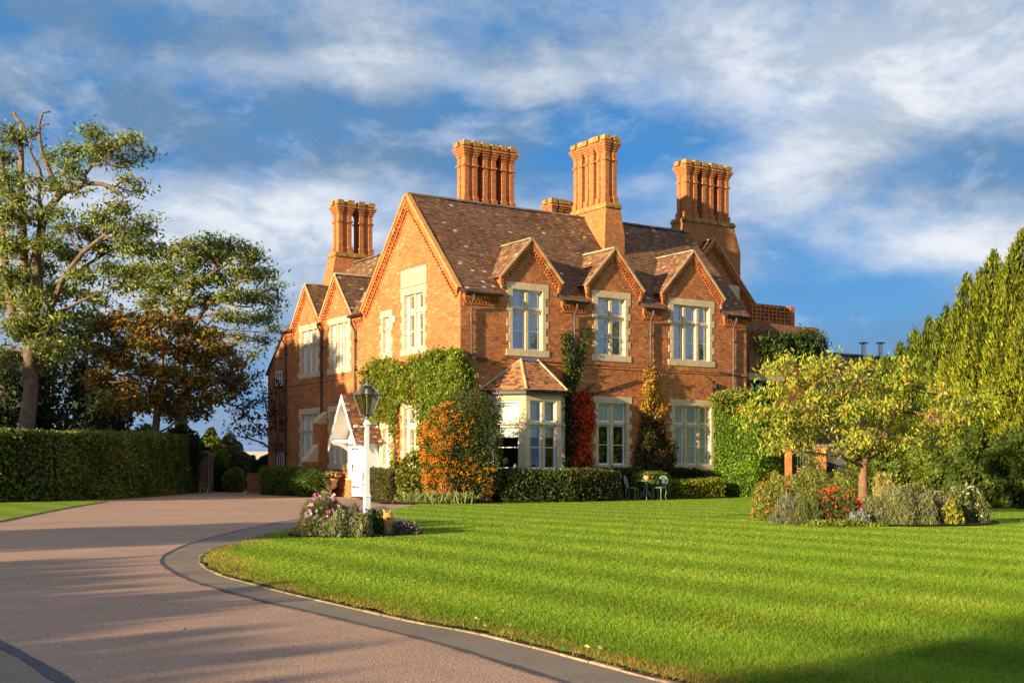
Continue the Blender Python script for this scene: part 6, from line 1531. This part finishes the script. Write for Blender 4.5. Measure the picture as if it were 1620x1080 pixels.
mb = MB(); mb.tube([(-.10 - .06 * math.sin(math.pi * i / 8), 0, zb - .015 - .26 * i / 8) if i else (-.05, 0, zb) for i in range(8)] + [(-.04, 0, zb - .27)], .006, 5); mb.build('cable', M['pipe_grey'], lamp)
z0l, z1l, z2l, z3l = lz(656), lz(625), lz(611), lz(603)
mb = MB(); mb.tube([(0, 0, lz(664)), (0, 0, z0l)], [.03, .045], 8)
wb, wm, wt_ = .085, .185, .075; r_ = .010
cor = lambda w, z: [(-w, -w, z), (w, -w, z), (w, w, z), (-w, w, z)]
lw = MB()
for a, b in zip(cor(wb, z0l), cor(wm, z1l)): lw.tube([a, b], r_, 5)
for a, b in zip(cor(wm, z1l), cor(wt_, z2l)): lw.tube([a, b], r_ * .9, 5)
for w, z, r2 in ((wb, z0l, .012), (wm, z1l, .014), (wt_, z2l, .012)):
    c_ = cor(w, z)
    for i in range(4): lw.tube([c_[i], c_[(i + 1) % 4]], r2, 5)
for i in range(4):                      # glazing bar halfway on each lower side
    a = cor(wb, z0l); b = cor(wm, z1l); lw.tube([Vector(a[i]).lerp(Vector(a[(i + 1) % 4]), .5), Vector(b[i]).lerp(Vector(b[(i + 1) % 4]), .5)], .004, 4)
lan = lw.build('lantern', mat('lantern_metal', (.06, .052, .045), .5, .4, metal=.3, noise=(12, .7, 1.3)), lamp)
for w0, z0, w1, z1 in ((wb, z0l, wm, z1l), (wm, z1l, wt_, z2l)):
    a, b = cor(w0, z0), cor(w1, z1)
    for i in range(4):
        g = MB(); j = (i + 1) % 4; g.add([a[i], a[j], b[j], b[i]], [(0, 1, 2, 3)]); g.build('pane', M['lantern_glass'], lan)
mb.hexa([tuple(p) for p in cor(wb, z0l - .015)] + [tuple(p) for p in cor(wb, z0l)]); mb.build('lantern_base', M['lead'], lan)
mb = MB(); mb.hexa(cor(wt_ + .012, z2l) + cor(wt_ * .9, z2l + .02)); mb.lathe([(.05, .02), (.03, .05), (.018, .06), (.022, .075), (.008, .09), (.005, .14), (.001, .17)], 8, (0, 0, z2l)); mb.build('finial', M['lead'], lan)
mb = MB(); mb.lathe([(.02, 0), (.035, .05), (.03, .12), (.001, .14)], 10, (0, 0, z1l - .02)); mb.tube([(0, 0, z0l), (0, 0, z1l - .02)], .008, 5); mb.build('bulb', M['curtain'], lan)
# lamp bed
bp_ = [(lx - 1.25 + 2.05 * (.5 + .5 * math.cos(2 * math.pi * i / 24)), 21.6 + 1.25 * math.sin(2 * math.pi * i / 24)) for i in range(24)]
poly_sheet('lamp_bed', bp_, .05, M['soil'])
PK = [((.55, .13, .30), 2), ((.72, .42, .55), 3), ((.78, .70, .70), 3), ((.35, .03, .10), 2)]
def glx(px, Y): return ((px - CX) / FPX * Y, Y)
flowers('cosmos', 'pink white and magenta cosmos left of the lamp post', glx(512, 21.6), (.42, .45), .68, [((.20, .25, .025), 3), ((.13, .19, .02), 3)], PK, 9500, 190, .062, .09, seed=20, asp=.10)
flowers('cosmos_fringe', 'trailing stems with small pale flowers at the left foot of the cosmos', glx(487, 20.8), (.22, .3), .36, [((.22, .24, .06), 3), ((.25, .12, .06), 1)], PK, 1500, 16, .05, .08, seed=21, asp=.12)
flowers('grey_shrub', 'grey green sage mound in front of the lamp post', glx(548, 20.8), (.52, .45), .42, [((.27, .27, .12), 3), ((.19, .20, .07), 3), ((.12, .14, .05), 2)], [], 8500, 0, .04, .06, seed=22, asp=.4)
flowers('lavender', 'feathery silver lavender spikes behind the sage mound', glx(545, 21.6), (.40, .3), .52, GR, [((.24, .2, .34), 1)], 2800, 60, .03, .14, seed=23, asp=.08)
flowers('dark_shrub', 'dark leafy plant between lamp post and stump', glx(598, 21.5), (.28, .3), .42, [((.05, .08, .02), 3), ((.08, .12, .02), 2)], [], 3000, 0, .03, .07, seed=24, asp=.5)
flowers('heather', 'low mauve heather at the right end of the lamp bed', glx(633, 21.4), (.36, .25), .24, [((.16, .14, .10), 3), ((.12, .13, .06), 2)], [((.34, .22, .36), 1)], 3400, 220, .03, .06, seed=25, asp=.2)
mb = MB(); pts = []; sx, sy = glx(614, 21.3)
mb.tube([(0, 0, 0), (.005, 0, .16), (0, 0, .30), (-.01, 0, .38)], [.10, .085, .095, .06], 14, (1, 1, 1)); mb.tube([(-.03, 0, .3), (-.06, 0, .41), (-.1, 0, .43)], [.04, .03, .01], 6); mb.tube([(.03, 0, .3), (.05, 0, .42)], [.04, .015], 6)
so = mb.build('tree_stump', mat('stump_wood', (.50, .27, .08), .9, .15, noise=[(9, .6, 1.3), (40, .8, 1.2)], bump=(30, .8, .01)), None, smooth=False); so.location = (sx, sy, .03); tag(so, 'small orange brown carved wooden stump right of the lamp post', 'stump')

# ------------------------------------------------------------------ garden table, chairs, pot
def chair(label, loc, rz):
    t = empty('garden_chair', loc, rz, label, 'chair', 'cast iron chairs by the hedge'); mt = M['verdigris']
    mb = MB(); n = 20; mb.lathe([(.19, .0), (.205, .012), (.20, .03), (.15, .026)], 18, (0, 0, .43)); mb.build('seat', mt, t)
    mb = MB(); out_ = []
    for i in range(17):                     # balloon back, leaning
        a = math.pi * (-.15 + 1.30 * i / 16); x = .20 * math.cos(a) * (1 if a > 0 else .9); z = .66 + .21 * math.sin(a); out_.append((x, .17 + (z - .45) * .22, z))
    out_ = [(.13, .165, .45)] + out_ + [(-.13, .165, .45)]; mb.tube(out_, .016, 6)
    for k in (-.5, 0, .5): mb.tube([(k * .14, .17, .45), (k * .26, .21, .62), (k * .20, .235, .75), (k * .1, .255, .85)], .011, 5)
    for (cx_, cz) in ((-.08, .62), (.08, .62), (0, .72), (-.09, .76), (.09, .76)):
        mb.tube([(cx_ + .045 * math.cos(a), .17 + (cz + .045 * math.sin(a) - .45) * .22, cz + .045 * math.sin(a)) for a in np.linspace(0, 2 * math.pi, 9)], .008, 4)
    mb.build('backrest', mt, t)
    for sx in (-1, 1):
        for sy in (-1, 1):
            mb = MB(); mb.tube([(sx * .14, sy * .14, .43), (sx * .18, sy * .18, .36), (sx * .165, sy * .165, .22), (sx * .15, sy * .15, .10), (sx * .19, sy * .19, .0)], [.022, .020, .014, .012, .018], 6); mb.build('leg', mt, t)
    return t
xt, yt = gpt(1022, 791.8)
tbl = empty('garden_table', (xt, yt, .035), 0, 'round green cast iron garden table with scrolled legs', 'table')
mb = MB(); mb.lathe([(.31, .0), (.325, .006), (.325, .022), (.31, .025)], 24, (0, 0, .685)); mb.build('table_top', M['verdigris'], tbl)
for k in range(3):
    a = 2 * math.pi * k / 3 + .5; mb = MB(); mb.tube([(.10 * math.cos(a), .10 * math.sin(a), .68), (.05 * math.cos(a), .05 * math.sin(a), .45), (.10 * math.cos(a), .10 * math.sin(a), .28), (.22 * math.cos(a), .22 * math.sin(a), .14), (.27 * math.cos(a), .27 * math.sin(a), .0)], [.016, .013, .013, .012, .018], 6)
    mb.tube([(.14 * math.cos(a) + .06 * math.cos(q) * math.cos(a), .14 * math.sin(a) + .06 * math.cos(q) * math.sin(a), .2 + .06 * math.sin(q)) for q in np.linspace(0, 6.3, 9)], .008, 4); mb.build('leg', M['verdigris'], tbl)
mb = MB(); mb.lathe([(.05, 0), (.095, .03), (.115, .10), (.105, .14), (.10, .16), (.115, .175), (.10, .18), (.08, .15)], 18); po_ = mb.build('flower_pot', M['terracotta'], None, smooth=False); po_.location = (xt + .02, yt, .746); tag(po_, 'small empty terracotta pot standing on the green garden table', 'pot')
x, y = gpt(999.5, 791.8); chair('green cast iron chair left of the table, its back to the left', (x, y, .035), math.radians(68))
x, y = gpt(1043.5, 791.4); ch2 = chair('green cast iron chair right of the table with a dark cushion', (x, y, .035), math.radians(-40))
mb = MB(); mb.box(-.15, .15, .12, .16, .50, .76); q = mb.build('cushion', mat('cushion', (.05, .10, .11), .9), ch2, bevel=.02)

# ------------------------------------------------------------------ lawn blades, leaf litter
def blades():
    rng = np.random.default_rng(5); poly = [p for p in lawn_poly]
    tri = []; colr = []
    # density falls with distance so that blades stay about as fine as the picture resolves
    for (y0, y1, n, h, w) in ((5.2, 8, 110000, .028, .0026), (8, 12, 130000, .028, .0038), (12, 18, 120000, .026, .0048), (18, 28, 110000, .022, .007), (28, 50, 60000, .018, .010)):
        Y = y0 + (y1 - y0) * rng.random(n * 2); n = int(n * 1.3); Y = y0 + (y1 - y0) * rng.random(n * 2); X = (rng.random(n * 2) * 2 - 1) * (.52 * Y + 1.2); m_ = in_poly(X, Y, poly); X, Y = X[m_][:n], Y[m_][:n]
        # keep off beds
        ok = (((X - 8.15) / 2.8) ** 2 + ((Y - 27.3) / 3.15) ** 2 > 1) & (((X - (lx - .22)) / 1.05) ** 2 + ((Y - 21.6) / 1.25) ** 2 > 1); X, Y = X[ok], Y[ok]; k = len(X)
        st = np.sin((X * U.x + Y * U.y + .12 * np.sin(X * .8 + Y * .5)) * 2 * np.pi / 1.7)
        lean = rng.normal(size=(k, 2)) * .6; lean += (np.array([V.x, V.y]) * (np.sign(st) * .25)[:, None])
        hh = h * (.6 + .7 * rng.random(k)); an = rng.random(k) * 2 * np.pi; dx, dy = np.cos(an) * w, np.sin(an) * w
        b0 = np.stack([X - dx, Y - dy, np.full(k, .02)], 1); b1 = np.stack([X + dx, Y + dy, np.full(k, .02)], 1); tp = np.stack([X + lean[:, 0] * hh, Y + lean[:, 1] * hh, (.02 + hh)], 1)
        tri.append(np.stack([b0, b1, tp], 1))
        c = palette(k, [((.12, .235, .010), 5), ((.18, .295, .016), 4), ((.25, .31, .028), 1.8), ((.34, .30, .09), .4)], rng, .15)
        # burnt, straw coloured turf close to the kerb
        kp = np.array(kerb[10:]); 
        dmin = np.full(k, 9.0)
        if y0 < 20:
            for j in range(0, len(kp) - 1):
                a, b = kp[j], kp[j + 1]; ab = b - a; t = np.clip(((X - a[0]) * ab[0] + (Y - a[1]) * ab[1]) / (ab @ ab + 1e-9), 0, 1); dmin = np.minimum(dmin, np.hypot(X - a[0] - ab[0] * t, Y - a[1] - ab[1] * t))
        edge_ = np.clip(1.15 - (dmin - .05) / (.42 + .20 * np.sin(X * 3 + Y * 2)), 0, 1); br = rng.random(k) < edge_ * .95; bare = rng.random(k) < np.clip(1.2 - dmin / .16, 0, .93); tri[-1][bare] = 0
        c[br] = palette(br.sum(), [((.36, .22, .05), 3), ((.26, .22, .04), 2), ((.20, .12, .05), 1)], rng, .2)
        patch = (np.sin(X * 1.3 + np.sin(Y * .9) * 2) * np.sin(Y * 1.1 + np.sin(X * 1.7)) > .35) & (rng.random(k) < .42); c[patch] = c[patch] * np.array([1.5, 1.12, 1.6])
        colr.append(c * (1 + .15 * st)[:, None])
    o = link('grass_blades', np_mesh('grass_blades', np.concatenate(tri), 3, np.concatenate(colr).clip(.004, .9).astype(np.float32)), M['grass']); o['kind'] = 'stuff'; o['label'] = 'mown striped grass of the lawn'
blades()
rng = np.random.default_rng(8)
P = []; 
while len(P) < 70:
    y = rng.uniform(6.5, 34); x = rng.uniform(-.4, .42) * y
    if in_poly(np.array([x]), np.array([y]), lawn_poly_in)[0]: P.append((x, y, .075))
for i in range(60):
    j = rng.integers(14, len(kerb) - 6); P.append((kerb[j][0] + rng.normal() * .12 + .1, kerb[j][1] + abs(rng.normal()) * .18, .06))
for i in range(26): y = rng.uniform(6.6, 22); P.append((rng.uniform(-.42, -.1) * y, y, .012))
P = np.array(P); lf = leafs(P, .028, .6, 'flat', rng=rng)
o = leaf_obj('fallen_leaves', [(lf, palette(len(P), [((.38, .24, .09), 3), ((.40, .31, .16), 2), ((.26, .13, .05), 2)], rng))], M['leaf']); o['kind'] = 'stuff'; o['label'] = 'scattered fallen autumn leaves on lawn and drive'

# ------------------------------------------------------------------ trees beyond the frame whose shadows fall into it
TAN = math.tan(SUN_EL); dS = Vector((math.cos(SUN_AZ), math.sin(SUN_AZ))); wS = Vector((-dS.y, dS.x))
def shade_tree(label, a, w, lobes, seed, H, leaf=.50, sig=.45):
    """a along the sunlight, w across it; lobes (dw, z, rw, rz)"""
    p = dS * a + wS * w; L_ = []
    for (dw, z, rw, rz) in lobes:
        q = p + wS * dw; L_.append(((q.x, q.y, z), (rw, rw, rz), rw * rz * .55))
    make_tree('garden_tree', label, 'tree', (p.x, p.y, 0), [(p.x, p.y, 0), (p.x + .1, p.y, H * .3), (p.x, p.y + .1, H * .55), (p.x, p.y, H * .8)], .28, L_, leaf, G_LEAF, per=16, cl=150, sig=sig, asp=.75, inner=.1, seed=seed)
shade_tree('round tree off to the left whose shadow crosses the drive', -20, 20.6, [(0, 4.6, 2.6, 2.0), (-1.3, 5.8, 1.4, 1.0), (1.0, 6.0, 1.5, 1.0), (.1, 6.7, 1.3, .7), (-1.5, 3.4, 1.6, 1.6), (1.4, 3.6, 1.6, 1.6), (0, 2.6, 2.4, 1.6)], 201, 7)
shade_tree('broad low garden tree behind the viewer on the left', -14, 9.8, [(dw_, 2.55 + .075 * (dw_ + 3.6) + .1 * math.sin(dw_ * 4), 1.0, 1.05) for dw_ in (-3.7, -3.0, -2.3, -1.6, -.9, -.2, .5, 1.2, 1.9, 2.6, 3.3, 4.0, 4.7, 5.3)] + [(0, 1.5, 4.2, 1.3), (-2.5, 1.4, 2.3, 1.2), (3, 1.6, 2.6, 1.3)], 202, 4, leaf=.34, sig=.22)
shade_tree('tall tree behind the viewer', -34, -3.15, [(4.5, 8, 2.4, 2.4), (2.6, 10.5, 3, 3), (0, 12, 3.4, 3), (-3, 11, 3.4, 3), (4.2, 5.4, 2.6, 2.4), (0, 8, 4.5, 3), (-4, 7, 3.5, 3), (0, 5, 5, 2.5), (-6, 9, 3, 3)], 203, 13)
shade_tree('tall tree left of the hedge shading wing and drive end', 2, 46.6, [(0, 9.8, 3.2, 2.4), (-2.6, 9.0, 2.2, 1.6), (3, 8.6, 2.8, 2.2), (0, 7.6, 3.6, 1.6), (2.4, 11.6, 1.8, 1.2), (-1, 11.6, 1.6, 1.2), (4.5, 10.5, 2, 1.4)], 204, 12.5)
shade_tree('second tree beyond the hedge on the left', -2, 51.5, [(0, 8.5, 3.6, 2.6), (3, 6, 3, 2.4), (-3, 5.5, 3, 2.4), (0, 4, 4, 2.2), (5, 9, 2.4, 2)], 205, 11)
for ob in COL.objects:
    if ob.type == 'EMPTY': ob.empty_display_size = .3
